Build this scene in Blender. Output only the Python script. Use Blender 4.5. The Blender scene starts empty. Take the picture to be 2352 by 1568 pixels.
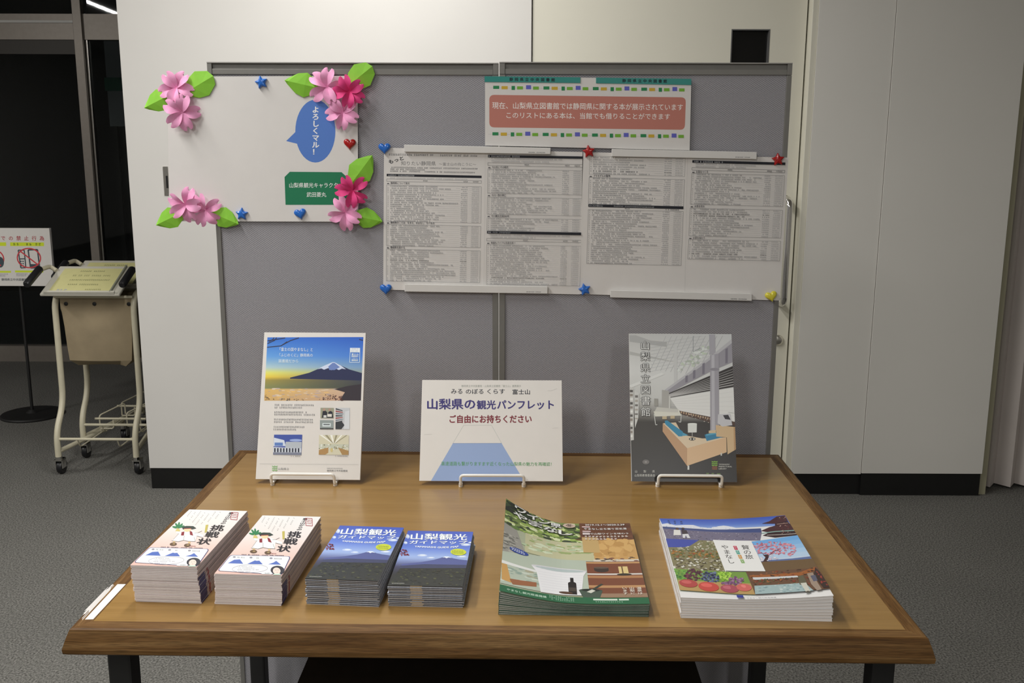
import bpy, bmesh, math, random
import numpy as np
from mathutils import Vector, Matrix
from mathutils.geometry import tessellate_polygon

SC = bpy.context.scene
COL = SC.collection
random.seed(7)

# ------------------------------------------------------------------ camera
FPX, PITCH, YAW, ROLL = 2251.1, 0.19620, 0.00232, -0.00350
CAM = np.array([0.0369, -2.0839, 1.3511])
def _rot(p, y, r):
    cy, sy = math.cos(y), math.sin(y)
    cp, sp = math.cos(-p), math.sin(-p)
    cr, sr = math.cos(r), math.sin(r)
    rz = np.array([[cy, -sy, 0], [sy, cy, 0], [0, 0, 1]])
    rx = np.array([[1, 0, 0], [0, cp, -sp], [0, sp, cp]])
    ry = np.array([[cr, 0, sr], [0, 1, 0], [-sr, 0, cr]])
    return rz @ rx @ ry
ROT = _rot(PITCH, YAW, ROLL)
cam_data = bpy.data.cameras.new('camera')
cam_data.sensor_width = 36.0
cam_data.lens = 36.0 * FPX / 2352.0
cam_data.clip_start = 0.05
cam_data.clip_end = 60
cam = bpy.data.objects.new('camera', cam_data)
COL.objects.link(cam)
mw = Matrix.Identity(4)
for i in range(3):
    mw[i][0] = ROT[i, 0]; mw[i][1] = ROT[i, 2]; mw[i][2] = -ROT[i, 1]; mw[i][3] = CAM[i]
cam.matrix_world = mw
SC.camera = cam

def ray(u, v):
    return ROT @ np.array([(u - 1176.0) / FPX, 1.0, -(v - 784.0) / FPX])
def onz(u, v, z):
    d = ray(u, v); return Vector(CAM + d * (z - CAM[2]) / d[2])
def ony(u, v, y):
    d = ray(u, v); return Vector(CAM + d * (y - CAM[1]) / d[1])

# ------------------------------------------------------------------ world (night outside), lights, exposure
world = bpy.data.worlds.new('world'); SC.world = world; world.use_nodes = True
world.node_tree.nodes['Background'].inputs[0].default_value = (0.010, 0.012, 0.016, 1)
world.node_tree.nodes['Background'].inputs[1].default_value = 0.3
SC.view_settings.view_transform = 'Standard'
SC.view_settings.look = 'None'
SC.view_settings.gamma = 1.0
SC.view_settings.use_curve_mapping = False
SC.view_settings.exposure = 1.3
SC.cycles.use_denoising = True
SC.cycles.max_bounces = 6

CEIL = 2.70
LAMPS = [  # x, y, watts, label  (the fixtures are built with the ceiling)
    (-1.25, -0.75, 13.0, 'white fluorescent ceiling light above the left end of the table'),
    (-0.45, 0.60, 13.0, 'white fluorescent ceiling light between the partition and the white wall'),
    (-0.95, -3.10, 15.0, 'white fluorescent ceiling light behind the viewer to the left'),
    (0.90, -4.60, 16.0, 'white fluorescent ceiling light far behind the viewer'),
    (-3.00, -2.60, 8.0, 'white fluorescent ceiling light at the far left of the room'),
]
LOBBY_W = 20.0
LAMP_W = 0.22
LAMP_COL = (1.0, 0.975, 0.935)

# ------------------------------------------------------------------ materials
def lin1(c):
    c = c / 255.0
    return c / 12.92 if c <= 0.04045 else ((c + 0.055) / 1.055) ** 2.4
def lin(c):
    return tuple(lin1(x) for x in c)

MATS = {}
def mat(name, col, rough=0.6, metal=0.0, noise=0.0, nscale=40.0, bump=0.0, bscale=200.0, spec=None, coat=0.0, stretch=None):
    if name in MATS: return MATS[name]
    m = bpy.data.materials.new(name); m.use_nodes = True
    nt = m.node_tree; b = nt.nodes['Principled BSDF']
    b.inputs['Roughness'].default_value = rough
    b.inputs['Metallic'].default_value = metal
    b.inputs['Base Color'].default_value = (*col, 1)
    if spec is not None: b.inputs['Specular IOR Level'].default_value = spec
    if coat: b.inputs['Coat Weight'].default_value = coat; b.inputs['Coat Roughness'].default_value = 0.12
    tc = nt.nodes.new('ShaderNodeTexCoord')
    vec = tc.outputs['Object']
    if stretch:
        mp = nt.nodes.new('ShaderNodeMapping'); mp.inputs['Scale'].default_value = stretch
        nt.links.new(vec, mp.inputs[0]); vec = mp.outputs[0]
    n = nt.nodes.new('ShaderNodeTexNoise'); n.inputs['Scale'].default_value = nscale; n.inputs['Detail'].default_value = 4
    nt.links.new(vec, n.inputs['Vector'])
    r = nt.nodes.new('ShaderNodeValToRGB')
    k = noise
    r.color_ramp.elements[0].position = 0.3; r.color_ramp.elements[1].position = 0.7
    r.color_ramp.elements[0].color = (*[c * (1 - k) for c in col], 1)
    r.color_ramp.elements[1].color = (*[min(1, c * (1 + k)) for c in col], 1)
    nt.links.new(n.outputs['Fac'], r.inputs[0]); nt.links.new(r.outputs[0], b.inputs['Base Color'])
    if bump:
        n2 = nt.nodes.new('ShaderNodeTexNoise'); n2.inputs['Scale'].default_value = bscale; n2.inputs['Detail'].default_value = 3
        nt.links.new(vec, n2.inputs['Vector'])
        bp = nt.nodes.new('ShaderNodeBump'); bp.inputs['Strength'].default_value = bump; bp.inputs['Distance'].default_value = 0.002
        nt.links.new(n2.outputs['Fac'], bp.inputs['Height']); nt.links.new(bp.outputs[0], b.inputs['Normal'])
    MATS[name] = m
    return m

def wood_mat(name, c0, c1, c2, rough, scale=(1.2, 26, 26), dirt=0.0, coat=0.0):
    m = bpy.data.materials.new(name); m.use_nodes = True
    nt = m.node_tree; b = nt.nodes['Principled BSDF']; b.inputs['Roughness'].default_value = rough
    b.inputs['Specular IOR Level'].default_value = 0.5 if coat else 0.2
    if coat: b.inputs['Coat Weight'].default_value = coat; b.inputs['Coat Roughness'].default_value = 0.1
    tc = nt.nodes.new('ShaderNodeTexCoord'); mp = nt.nodes.new('ShaderNodeMapping'); mp.inputs['Scale'].default_value = scale
    nt.links.new(tc.outputs['Object'], mp.inputs[0])
    n = nt.nodes.new('ShaderNodeTexNoise'); n.inputs['Scale'].default_value = 1.6; n.inputs['Detail'].default_value = 6; n.inputs['Distortion'].default_value = 0.6
    nt.links.new(mp.outputs[0], n.inputs['Vector'])
    r = nt.nodes.new('ShaderNodeValToRGB')
    e = r.color_ramp.elements
    e[0].position = 0.28; e[0].color = (*c0, 1); e[1].position = 0.72; e[1].color = (*c2, 1)
    x = r.color_ramp.elements.new(0.5); x.color = (*c1, 1)
    nt.links.new(n.outputs['Fac'], r.inputs[0])
    out = r.outputs[0]
    # fine pores
    mp2 = nt.nodes.new('ShaderNodeMapping'); mp2.inputs['Scale'].default_value = (scale[0] * 8, scale[1] * 9, scale[2] * 9)
    nt.links.new(tc.outputs['Object'], mp2.inputs[0])
    n2 = nt.nodes.new('ShaderNodeTexNoise'); n2.inputs['Scale'].default_value = 2.0; n2.inputs['Detail'].default_value = 3
    nt.links.new(mp2.outputs[0], n2.inputs['Vector'])
    mx = nt.nodes.new('ShaderNodeMixRGB'); mx.blend_type = 'MULTIPLY'
    r2 = nt.nodes.new('ShaderNodeValToRGB'); r2.color_ramp.elements[0].position = 0.35; r2.color_ramp.elements[1].position = 0.55
    lo = 1 - 0.10 - dirt
    r2.color_ramp.elements[0].color = (lo, lo, lo, 1); r2.color_ramp.elements[1].color = (1, 1, 1, 1)
    nt.links.new(n2.outputs['Fac'], r2.inputs[0])
    mx.inputs[0].default_value = 1.0
    nt.links.new(out, mx.inputs[1]); nt.links.new(r2.outputs[0], mx.inputs[2])
    nt.links.new(mx.outputs[0], b.inputs['Base Color'])
    MATS[name] = m
    return m

def weave_mat(name, col, period=0.0036):
    m = bpy.data.materials.new(name); m.use_nodes = True
    nt = m.node_tree; b = nt.nodes['Principled BSDF']; b.inputs['Roughness'].default_value = 0.9
    b.inputs['Specular IOR Level'].default_value = 0.15
    tc = nt.nodes.new('ShaderNodeTexCoord')
    sep = nt.nodes.new('ShaderNodeSeparateXYZ'); nt.links.new(tc.outputs['Object'], sep.inputs[0])
    def op(kind, a_, b_=None):
        n = nt.nodes.new('ShaderNodeMath'); n.operation = kind
        for i_, q_ in enumerate((a_, b_)):
            if q_ is None: continue
            if isinstance(q_, (int, float)): n.inputs[i_].default_value = q_
            else: nt.links.new(q_, n.inputs[i_])
        return n.outputs[0]
    xs = op('MULTIPLY', sep.outputs['X'], 2 * math.pi / 0.0063); zs = op('MULTIPLY', sep.outputs['Z'], math.pi / 0.0021)
    lat = op('ADD', op('SINE', op('ADD', xs, zs)), op('SINE', op('SUBTRACT', xs, zs)))
    fac = op('ADD', op('MULTIPLY', lat, 0.25), 0.5)
    nz = nt.nodes.new('ShaderNodeTexNoise'); nz.inputs['Scale'].default_value = 260; nz.inputs['Detail'].default_value = 2
    nt.links.new(tc.outputs['Object'], nz.inputs['Vector'])
    fac = op('ADD', op('MULTIPLY', fac, 0.7), op('MULTIPLY', nz.outputs['Fac'], 0.3))
    class _W: outputs = [fac]
    mul = _W()
    r = nt.nodes.new('ShaderNodeValToRGB')
    r.color_ramp.elements[0].position = 0.2; r.color_ramp.elements[1].position = 0.8
    r.color_ramp.elements[0].color = (*[c * 0.74 for c in col], 1); r.color_ramp.elements[1].color = (*[c * 1.26 for c in col], 1)
    nt.links.new(mul.outputs[0], r.inputs[0]); nt.links.new(r.outputs[0], b.inputs['Base Color'])
    bp = nt.nodes.new('ShaderNodeBump'); bp.inputs['Strength'].default_value = 0.5; bp.inputs['Distance'].default_value = 0.0006
    nt.links.new(mul.outputs[0], bp.inputs['Height']); nt.links.new(bp.outputs[0], b.inputs['Normal'])
    MATS[name] = m
    return m

def ink_mat(name, rough, coat=0.0):
    m = bpy.data.materials.new(name); m.use_nodes = True
    nt = m.node_tree; b = nt.nodes['Principled BSDF']; b.inputs['Roughness'].default_value = rough
    if coat: b.inputs['Coat Weight'].default_value = coat; b.inputs['Coat Roughness'].default_value = 0.15
    a = nt.nodes.new('ShaderNodeAttribute'); a.attribute_name = 'ink'
    nt.links.new(a.outputs['Color'], b.inputs['Base Color'])
    MATS[name] = m
    return m

ink_mat('ink_matte', 0.65); ink_mat('ink_gloss', 0.30)
M_WALL = mat('white_wall_board', (0.70, 0.685, 0.655), 0.65, noise=0.02, nscale=3, bump=0.03, bscale=60)
M_WALL2 = mat('white_painted_steel', (0.76, 0.745, 0.70), 0.5, noise=0.02, nscale=2)
M_CREAM = mat('cream_painted_door', (0.72, 0.70, 0.60), 0.45, noise=0.02, nscale=3)
M_BLACK = mat('black_vinyl', (0.006, 0.006, 0.006), 0.45, noise=0.1)
M_CARPET = None
def carpet():
    m = bpy.data.materials.new('grey_carpet'); m.use_nodes = True
    nt = m.node_tree; b = nt.nodes['Principled BSDF']; b.inputs['Roughness'].default_value = 0.95
    b.inputs['Specular IOR Level'].default_value = 0.1
    tc = nt.nodes.new('ShaderNodeTexCoord')
    n = nt.nodes.new('ShaderNodeTexNoise'); n.inputs['Scale'].default_value = 190; n.inputs['Detail'].default_value = 3
    n3 = nt.nodes.new('ShaderNodeTexNoise'); n3.inputs['Scale'].default_value = 3.0; n3.inputs['Detail'].default_value = 2
    for x in (n, n3): nt.links.new(tc.outputs['Object'], x.inputs['Vector'])
    r = nt.nodes.new('ShaderNodeValToRGB')
    r.color_ramp.elements[0].position = 0.34; r.color_ramp.elements[1].position = 0.68
    r.color_ramp.elements[0].color = (0.075, 0.074, 0.068, 1); r.color_ramp.elements[1].color = (0.25, 0.245, 0.228, 1)
    nt.links.new(n.outputs['Fac'], r.inputs[0])
    mx = nt.nodes.new('ShaderNodeMixRGB'); mx.blend_type = 'MULTIPLY'; mx.inputs[0].default_value = 1
    r3 = nt.nodes.new('ShaderNodeValToRGB'); r3.color_ramp.elements[0].color = (0.8, 0.8, 0.8, 1)
    nt.links.new(n3.outputs['Fac'], r3.inputs[0])
    nt.links.new(r.outputs[0], mx.inputs[1]); nt.links.new(r3.outputs[0], mx.inputs[2])
    nt.links.new(mx.outputs[0], b.inputs['Base Color'])
    bp = nt.nodes.new('ShaderNodeBump'); bp.inputs['Strength'].default_value = 0.6; bp.inputs['Distance'].default_value = 0.003
    nt.links.new(n.outputs['Fac'], bp.inputs['Height']); nt.links.new(bp.outputs[0], b.inputs['Normal'])
    return m
M_CARPET = carpet()
M_PLASTER = mat('plaster_ceiling', (0.72, 0.70, 0.66), 0.8, noise=0.03)
M_FABRIC = weave_mat('grey_lavender_weave', (0.355, 0.350, 0.378))
M_FRAME = mat('grey_aluminium_frame', (0.23, 0.225, 0.21), 0.45, metal=0.25, noise=0.03)
M_FRAMEL = mat('light_aluminium_edge', (0.42, 0.41, 0.39), 0.4, metal=0.3, noise=0.03)
M_STEEL = mat('brushed_steel', (0.62, 0.60, 0.56), 0.28, metal=1.0, noise=0.05, nscale=60)
M_CHROME = mat('polished_chrome', (0.72, 0.71, 0.69), 0.12, metal=1.0)
M_PAPER = mat('white_paper', (0.80, 0.78, 0.76), 0.75, noise=0.012, nscale=30)
M_PAGE = mat('paper_page_edges', (0.84, 0.82, 0.81), 0.8, noise=0.035, nscale=900, stretch=(0.02, 0.02, 1))
M_FOAM = mat('white_foam_board', (0.80, 0.775, 0.74), 0.6, noise=0.01)
M_WHITEP = mat('white_plastic', (0.80, 0.79, 0.77), 0.35, noise=0.01)
M_WIRE = mat('white_coated_wire', (0.90, 0.89, 0.85), 0.3, noise=0.02)
M_TOP = wood_mat('maple_laminate', (0.290, 0.165, 0.046), (0.330, 0.192, 0.058), (0.365, 0.218, 0.070), 0.30, coat=0.25)
M_RIM = wood_mat('worn_dark_oak_edge', (0.085, 0.038, 0.011), (0.160, 0.080, 0.025), (0.27, 0.155, 0.060), 0.5, scale=(2.2, 60, 60), dirt=0.34)
M_RIMY = wood_mat('worn_dark_oak_side', (0.085, 0.038, 0.011), (0.160, 0.080, 0.025), (0.27, 0.155, 0.060), 0.5, scale=(60, 2.2, 60), dirt=0.34)
M_LEG = mat('black_painted_steel', (0.012, 0.012, 0.012), 0.5, noise=0.1)
M_CART = mat('cream_painted_tube', (0.60, 0.56, 0.42), 0.38, noise=0.03)
M_CARTW = mat('ivory_plastic_tray', (0.62, 0.60, 0.52), 0.4, noise=0.02)
M_BAG = mat('beige_canvas', (0.30, 0.24, 0.15), 0.9, noise=0.12, nscale=9, bump=0.25, bscale=300)
M_RUBBER = mat('black_rubber_grip', (0.012, 0.012, 0.014), 0.4, noise=0.1)
M_GLASS = bpy.data.materials.new('dark_window_glass'); M_GLASS.use_nodes = True
_b = M_GLASS.node_tree.nodes['Principled BSDF']
_b.inputs['Base Color'].default_value = (0.55, 0.6, 0.6, 1); _b.inputs['Roughness'].default_value = 0.02
_b.inputs['Transmission Weight'].default_value = 1.0; _b.inputs['IOR'].default_value = 1.30
_n = M_GLASS.node_tree.nodes.new('ShaderNodeTexNoise'); _n.inputs['Scale'].default_value = 1.0
_r = M_GLASS.node_tree.nodes.new('ShaderNodeValToRGB')
_r.color_ramp.elements[0].color = (0.50, 0.55, 0.55, 1); _r.color_ramp.elements[1].color = (0.58, 0.62, 0.62, 1)
M_GLASS.node_tree.links.new(_n.outputs['Fac'], _r.inputs[0]); M_GLASS.node_tree.links.new(_r.outputs[0], _b.inputs['Base Color'])

# ------------------------------------------------------------------ object helpers
def link(name, mesh, parent=None, loc=None):
    o = bpy.data.objects.new(name, mesh); COL.objects.link(o)
    if parent is not None: o.parent = parent
    if loc is not None: o.location = loc
    return o
def tag(o, label, cat, group=None):
    o['label'] = label; o['category'] = cat
    if group: o['group'] = group
    return o
def thing(name, label, cat, loc=(0, 0, 0), rz=0.0, group=None):
    o = bpy.data.objects.new(name, None); COL.objects.link(o)
    o.empty_display_size = 0.02
    o.location = loc; o.rotation_euler = (0, 0, rz)
    return tag(o, label, cat, group)
def struct(o):
    o['kind'] = 'structure'; return o

class MB:
    """collects simple shapes into one mesh"""
    def __init__(s): s.v = []; s.f = []
    def add(s, vs, fs):
        k = len(s.v); s.v += [tuple(p) for p in vs]; s.f += [tuple(i + k for i in f) for f in fs]; return s
    def box(s, x0, x1, y0, y1, z0, z1):
        vs = [(x, y, z) for x in (x0, x1) for y in (y0, y1) for z in (z0, z1)]
        return s.add(vs, [(0, 1, 3, 2), (4, 6, 7, 5), (0, 4, 5, 1), (2, 3, 7, 6), (0, 2, 6, 4), (1, 5, 7, 3)])
    def quadbox(s, p, n, t):
        """slab from the quad p (4 points) thickened by t along -n"""
        n = Vector(n).normalized() * t
        a = [Vector(q) for q in p]; b = [q - n for q in a]
        return s.add(a + b, [(0, 1, 2, 3), (7, 6, 5, 4), (0, 4, 5, 1), (1, 5, 6, 2), (2, 6, 7, 3), (3, 7, 4, 0)])
    def prism(s, pts, axis, a0, a1):
        """closed outline pts (2D) extruded along axis"""
        def P(q, a):
            if axis == 'X': return (a, q[0], q[1])
            if axis == 'Y': return (q[0], a, q[1])
            return (q[0], q[1], a)
        n = len(pts)
        vs = [P(q, a0) for q in pts] + [P(q, a1) for q in pts]
        fs = [tuple(range(n)), tuple(reversed(range(n, 2 * n)))] + [(i, (i + 1) % n, n + (i + 1) % n, n + i) for i in range(n)]
        return s.add(vs, fs)
    def tube(s, path, r, seg=10, caps=True):
        P = [Vector(p) for p in path]; n = len(P)
        vs = []; prev = None
        for i, p in enumerate(P):
            d = (P[min(i + 1, n - 1)] - P[max(i - 1, 0)]).normalized()
            if prev is None:
                a = Vector((0, 0, 1)) if abs(d.z) < 0.9 else Vector((1, 0, 0))
                u = d.cross(a).normalized()
            else:
                u = (prev - d * prev.dot(d)).normalized()
            prev = u; w = d.cross(u)
            rr = r[i] if isinstance(r, (list, tuple)) else r
            for k in range(seg):
                t = 2 * math.pi * k / seg
                vs.append(p + (u * math.cos(t) + w * math.sin(t)) * rr)
        fs = [(i * seg + k, i * seg + (k + 1) % seg, (i + 1) * seg + (k + 1) % seg, (i + 1) * seg + k) for i in range(n - 1) for k in range(seg)]
        if caps: fs += [tuple(reversed(range(seg))), tuple(range((n - 1) * seg, n * seg))]
        return s.add(vs, fs)
    def lathe(s, prof, c, axis='Z', seg=24):
        c = Vector(c); vs = []
        for (r, h) in prof:
            for k in range(seg):
                t = 2 * math.pi * k / seg; a, b = r * math.cos(t), r * math.sin(t)
                vs.append(c + (Vector((a, b, h)) if axis == 'Z' else Vector((h, a, b)) if axis == 'X' else Vector((a, h, b))))
        n = len(prof)
        fs = [(i * seg + k, i * seg + (k + 1) % seg, (i + 1) * seg + (k + 1) % seg, (i + 1) * seg + k) for i in range(n - 1) for k in range(seg)]
        fs += [tuple(range(seg)), tuple(range((n - 1) * seg, n * seg))]
        return s.add(vs, fs)
    def mesh(s, name, m, smooth=False, bevel=0.0):
        me = bpy.data.meshes.new(name); me.from_pydata(s.v, [], s.f)
        bm = bmesh.new(); bm.from_mesh(me)
        if bevel:
            bmesh.ops.bevel(bm, geom=list(bm.edges), offset=bevel, segments=2, affect='EDGES', profile=0.5)
        bmesh.ops.recalc_face_normals(bm, faces=bm.faces); bm.to_mesh(me); bm.free()
        me.materials.append(m)
        if smooth: smooth_mesh(me)
        me.update(); return me
    def build(s, name, m, parent=None, smooth=False, bevel=0.0, loc=None):
        return link(name, s.mesh(name, m, smooth, bevel), parent, loc)
def smooth_mesh(me, ang=0.6):
    me.polygons.foreach_set('use_smooth', [True] * len(me.polygons))
    try: me.set_sharp_from_angle(angle=ang)
    except Exception: pass
def arc_path(pts, r, n=5):
    """polyline with rounded corners"""
    P = [Vector(p) for p in pts]; out = [P[0]]
    for i in range(1, len(P) - 1):
        a, b, c = P[i - 1], P[i], P[i + 1]
        d1 = (a - b); d2 = (c - b); rr = min(r, d1.length * 0.49, d2.length * 0.49)
        p0 = b + d1.normalized() * rr; p1 = b + d2.normalized() * rr
        for k in range(n + 1):
            t = k / n
            out.append(p0 * (1 - t) ** 2 + b * 2 * t * (1 - t) + p1 * t * t)
    out.append(P[-1]); return out

# ------------------------------------------------------------------ flat print: polygons and lettering laid on a surface
TXT = {}
def text_mesh(s, bold=0.0, res=2):
    key = (s, bold, res)
    if key in TXT: return TXT[key]
    c = bpy.data.curves.new('lettering', 'FONT'); c.body = s; c.resolution_u = res; c.offset = bold
    o = bpy.data.objects.new('lettering', c); COL.objects.link(o)
    dg = bpy.context.evaluated_depsgraph_get()
    me = bpy.data.meshes.new_from_object(o.evaluated_get(dg))
    v = [(p.co.x, p.co.y) for p in me.vertices]; f = [tuple(p.vertices) for p in me.polygons]
    bpy.data.objects.remove(o); bpy.data.curves.remove(c); bpy.data.meshes.remove(me)
    TXT[key] = (v, f); return TXT[key]

def homography(src):
    dst = [(0, 0), (1, 0), (1, 1), (0, 1)]
    A = []; b = []
    for (x, y), (u, v) in zip(src, dst):
        A.append([x, y, 1, 0, 0, 0, -u * x, -u * y]); b.append(u)
        A.append([0, 0, 0, x, y, 1, -v * x, -v * y]); b.append(v)
    h = np.linalg.solve(np.array(A, float), np.array(b, float))
    return np.append(h, 1).reshape(3, 3)

class Canvas:
    def __init__(s, corners, white, grid=0, pw=0.80):
        s.H = homography(corners); s.white = [lin1(x) for x in white]; s.pw = pw
        s.v = []; s.f = []; s.c = []; s.k = []; s.l = []; s.n = 0; s.grid = grid
    def uv(s, x, y):
        a = s.H @ np.array([x, y, 1.0]); return (a[0] / a[2], a[1] / a[2])
    def col(s, c):
        return tuple(min(1.0, lin1(a) / w * s.pw) for a, w in zip(c, s.white))
    def raw(s, uvs, faces, cols, lift=0.0):
        k = len(s.v); s.n += 1
        s.v += uvs; s.k += [s.n] * len(uvs); s.c += cols; s.l += [lift] * len(uvs)
        s.f += [tuple(i + k for i in f) for f in faces]
    def poly(s, pts, c):
        uvs = [s.uv(*p) for p in pts]
        uvs = [(min(1.0, max(0.0, u)), min(1.0, max(0.0, v))) for u, v in uvs]
        cc = s.col(c)
        if not s.grid: s.raw(uvs, [tuple(range(len(uvs)))], [cc] * len(uvs)); return
        g = s.grid; layer = s.n + 1
        if len(uvs) > 4:
            tris = tessellate_polygon([[Vector((p[0], p[1], 0)) for p in uvs]])
            for tri in tris:
                s.n = layer - 1; s.cells([uvs[i] for i in tri], cc, layer)
            s.n = layer; return
        s.cells(uvs, cc, layer); s.n = layer
    def cells(s, uvs, cc, layer):
        g = s.grid
        us = [p[0] for p in uvs]; vs = [p[1] for p in uvs]
        for i in range(int(min(us) * g), min(g - 1, int(max(us) * g)) + 1):
            p1 = clip(clip(uvs, 0, i / g, 1), 0, (i + 1) / g, -1)
            if len(p1) < 3: continue
            for j in range(int(min(vs) * g), min(g - 1, int(max(vs) * g)) + 1):
                p2 = clip(clip(p1, 1, j / g, 1), 1, (j + 1) / g, -1)
                if len(p2) >= 3:
                    s.raw(p2, [tuple(range(len(p2)))], [cc] * len(p2))
                    s.n = layer - 1
                    for q in range(len(p2)): s.k[-1 - q] = layer
    def rect(s, x0, y0, x1, y1, c): s.poly([(x0, y0), (x1, y0), (x1, y1), (x0, y1)], c)
    def grad(s, quad, stops, n=14):
        """quad TL TR BR BL, stops [(t, colour)] from top to bottom"""
        def at(t):
            for (t0, c0), (t1, c1) in zip(stops, stops[1:]):
                if t <= t1: k = (t - t0) / max(1e-6, t1 - t0); return tuple(a + (b - a) * k for a, b in zip(c0, c1))
            return stops[-1][1]
        TL, TR, BR, BL = quad
        L = lambda a, b, t: (a[0] + (b[0] - a[0]) * t, a[1] + (b[1] - a[1]) * t)
        if s.grid:
            for i in range(n):
                t0, t1 = i / n, (i + 1) / n
                s.poly([L(TL, BL, t0), L(TR, BR, t0), L(TR, BR, t1), L(TL, BL, t1)], at((t0 + t1) / 2))
            return
        uvs = []; cols = []; fs = []
        for i in range(n + 1):
            t = i / n; cc = s.col(at(t))
            uvs += [s.uv(*L(TL, BL, t)), s.uv(*L(TR, BR, t))]; cols += [cc, cc]
            if i: fs.append((2 * i - 2, 2 * i - 1, 2 * i + 1, 2 * i))
        s.raw(uvs, fs, cols)
    def ell(s, x, y, rx, ry, c, n=20, rot=0.0, a0=0.0, a1=2 * math.pi):
        ca, sa = math.cos(rot), math.sin(rot); pts = []
        full = abs(a1 - a0 - 2 * math.pi) < 1e-3
        for i in range(n if full else n + 1):
            t = a0 + (a1 - a0) * i / n; p, q = rx * math.cos(t), ry * math.sin(t)
            pts.append((x + p * ca - q * sa, y + p * sa + q * ca))
        s.poly(pts, c)
    def line(s, pts, w, c, closed=False):
        if closed: pts = list(pts) + [pts[0]]
        for (x0, y0), (x1, y1) in zip(pts, pts[1:]):
            d = math.hypot(x1 - x0, y1 - y0)
            if d < 1e-6: continue
            nx, ny = -(y1 - y0) / d * w / 2, (x1 - x0) / d * w / 2
            s.poly([(x0 + nx, y0 + ny), (x1 + nx, y1 + ny), (x1 - nx, y1 - ny), (x0 - nx, y0 - ny)], c); s.n -= 1
        s.n += 1
    def ring(s, x, y, rx, ry, w, c, n=24):
        s.line([(x + rx * math.cos(2 * math.pi * i / n), y + ry * math.sin(2 * math.pi * i / n)) for i in range(n)], w, c, True)
    def rrect(s, quad, r, c, n=5):
        P = [Vector((*p, 0)) for p in quad]; out = []
        for i in range(4):
            a, b, d = P[i - 1], P[i], P[(i + 1) % 4]
            p0 = b + (a - b).normalized() * r; p1 = b + (d - b).normalized() * r
            for k in range(n + 1):
                t = k / n; q = p0 * (1 - t) ** 2 + b * 2 * t * (1 - t) + p1 * t * t; out.append((q.x, q.y))
        s.poly(out, c); return out
    def text(s, t, quad, c, bold=0.0, em=False, res=2):
        """lettering stretched into quad TL TR BR BL (or x0 y0 x1 y1)"""
        if not isinstance(quad[0], (tuple, list)):
            x0, y0, x1, y1 = quad; quad = [(x0, y0), (x1, y0), (x1, y1), (x0, y1)]
        v, f = text_mesh(t, 0.0, res)
        if not v: return
        stamps = [(0, 0)] if bold <= 0 else [(-bold, 0), (bold, 0), (0, -bold * 0.8), (0, bold * 0.8)]
        if em: a0, a1, b0, b1 = 0.0, float(len(t)), -0.12, 0.88
        else:
            a0 = min(p[0] for p in v); a1 = max(p[0] for p in v); b0 = min(p[1] for p in v); b1 = max(p[1] for p in v)
        TL, TR, BR, BL = quad; cc = s.col(c)
        for (ox, oy) in stamps:
          out = []
          for (x, y) in v:
            x += ox; y += oy
            p = (x - a0) / (a1 - a0); q = (b1 - y) / (b1 - b0)
            X = (TL[0] * (1 - p) + TR[0] * p) * (1 - q) + (BL[0] * (1 - p) + BR[0] * p) * q
            Y = (TL[1] * (1 - p) + TR[1] * p) * (1 - q) + (BL[1] * (1 - p) + BR[1] * p) * q
            out.append(s.uv(X, Y))
          s.raw(out, f, [cc] * len(out), 9e-5 if s.grid else 0.0)
    def vtext(s, t, top, bot, w, c, bold=0.0, gap=0.0):
        """characters stacked downwards; top and bot are the middles of the column's ends"""
        n = len(t)
        for i, ch in enumerate(t):
            if ch == ' ': continue
            a = i / n + gap / n / 2; b = (i + 1) / n - gap / n / 2
            P = lambda k, sx: (top[0] + (bot[0] - top[0]) * k + sx * w / 2, top[1] + (bot[1] - top[1]) * k)
            s.text(ch, [P(a, -1), P(a, 1), P(b, 1), P(b, -1)], c, bold, em=True)
    def marks(s, x0, y0, x1, y1, c, h, pitch=None, fill=0.75, skip=0.12, seed=None):
        """a line of print too small to read: little character-sized dabs"""
        rnd = random.Random(seed if seed is not None else int(x0 * 7 + y0 * 13))
        d = math.hypot(x1 - x0, y1 - y0); pitch = pitch or h * 1.05
        n = max(1, int(d / pitch)); dx, dy = (x1 - x0) / d, (y1 - y0) / d
        uvs = []; fs = []; cols = []; cc = s.col(c)
        for i in range(n):
            if rnd.random() < skip: continue
            a = i * pitch; b = a + pitch * fill
            for (q0, q1) in ((-0.5, -0.22), (0.02, 0.25), (0.36, 0.5)) if rnd.random() < 0.5 else ((-0.42, -0.1), (0.1, 0.46)):
                ww = rnd.uniform(0.6, 1.0); k = len(uvs)
                for (l, q) in ((a, q0), (a + (b - a) * ww, q0), (a + (b - a) * ww, q1), (a, q1)):
                    uvs.append(s.uv(x0 + dx * l - dy * q * h, y0 + dy * l + dx * q * h)); cols.append(cc)
                fs.append((k, k + 1, k + 2, k + 3))
        if fs: s.raw(uvs, fs, cols, 9e-5 if s.grid else 0.0)
    def speckle(s, poly, cols, n, r0, r1, seed=1, flat=0.6):
        """irregular blobs scattered inside a polygon"""
        rnd = random.Random(seed); xs = [p[0] for p in poly]; ys = [p[1] for p in poly]; done = 0; tries = 0
        while done < n and tries < n * 20:
            tries += 1
            x, y = rnd.uniform(min(xs), max(xs)), rnd.uniform(min(ys), max(ys))
            if not inside(x, y, poly): continue
            done += 1; r = rnd.uniform(r0, r1); k = rnd.choice((5, 6, 7)); a = rnd.uniform(0, 6)
            s.poly([(x + r * rnd.uniform(0.6, 1.1) * math.cos(a + 6.283 * i / k), y + r * flat * rnd.uniform(0.6, 1.1) * math.sin(a + 6.283 * i / k)) for i in range(k)], rnd.choice(cols))
            if done % 3: s.n -= 1
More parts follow.
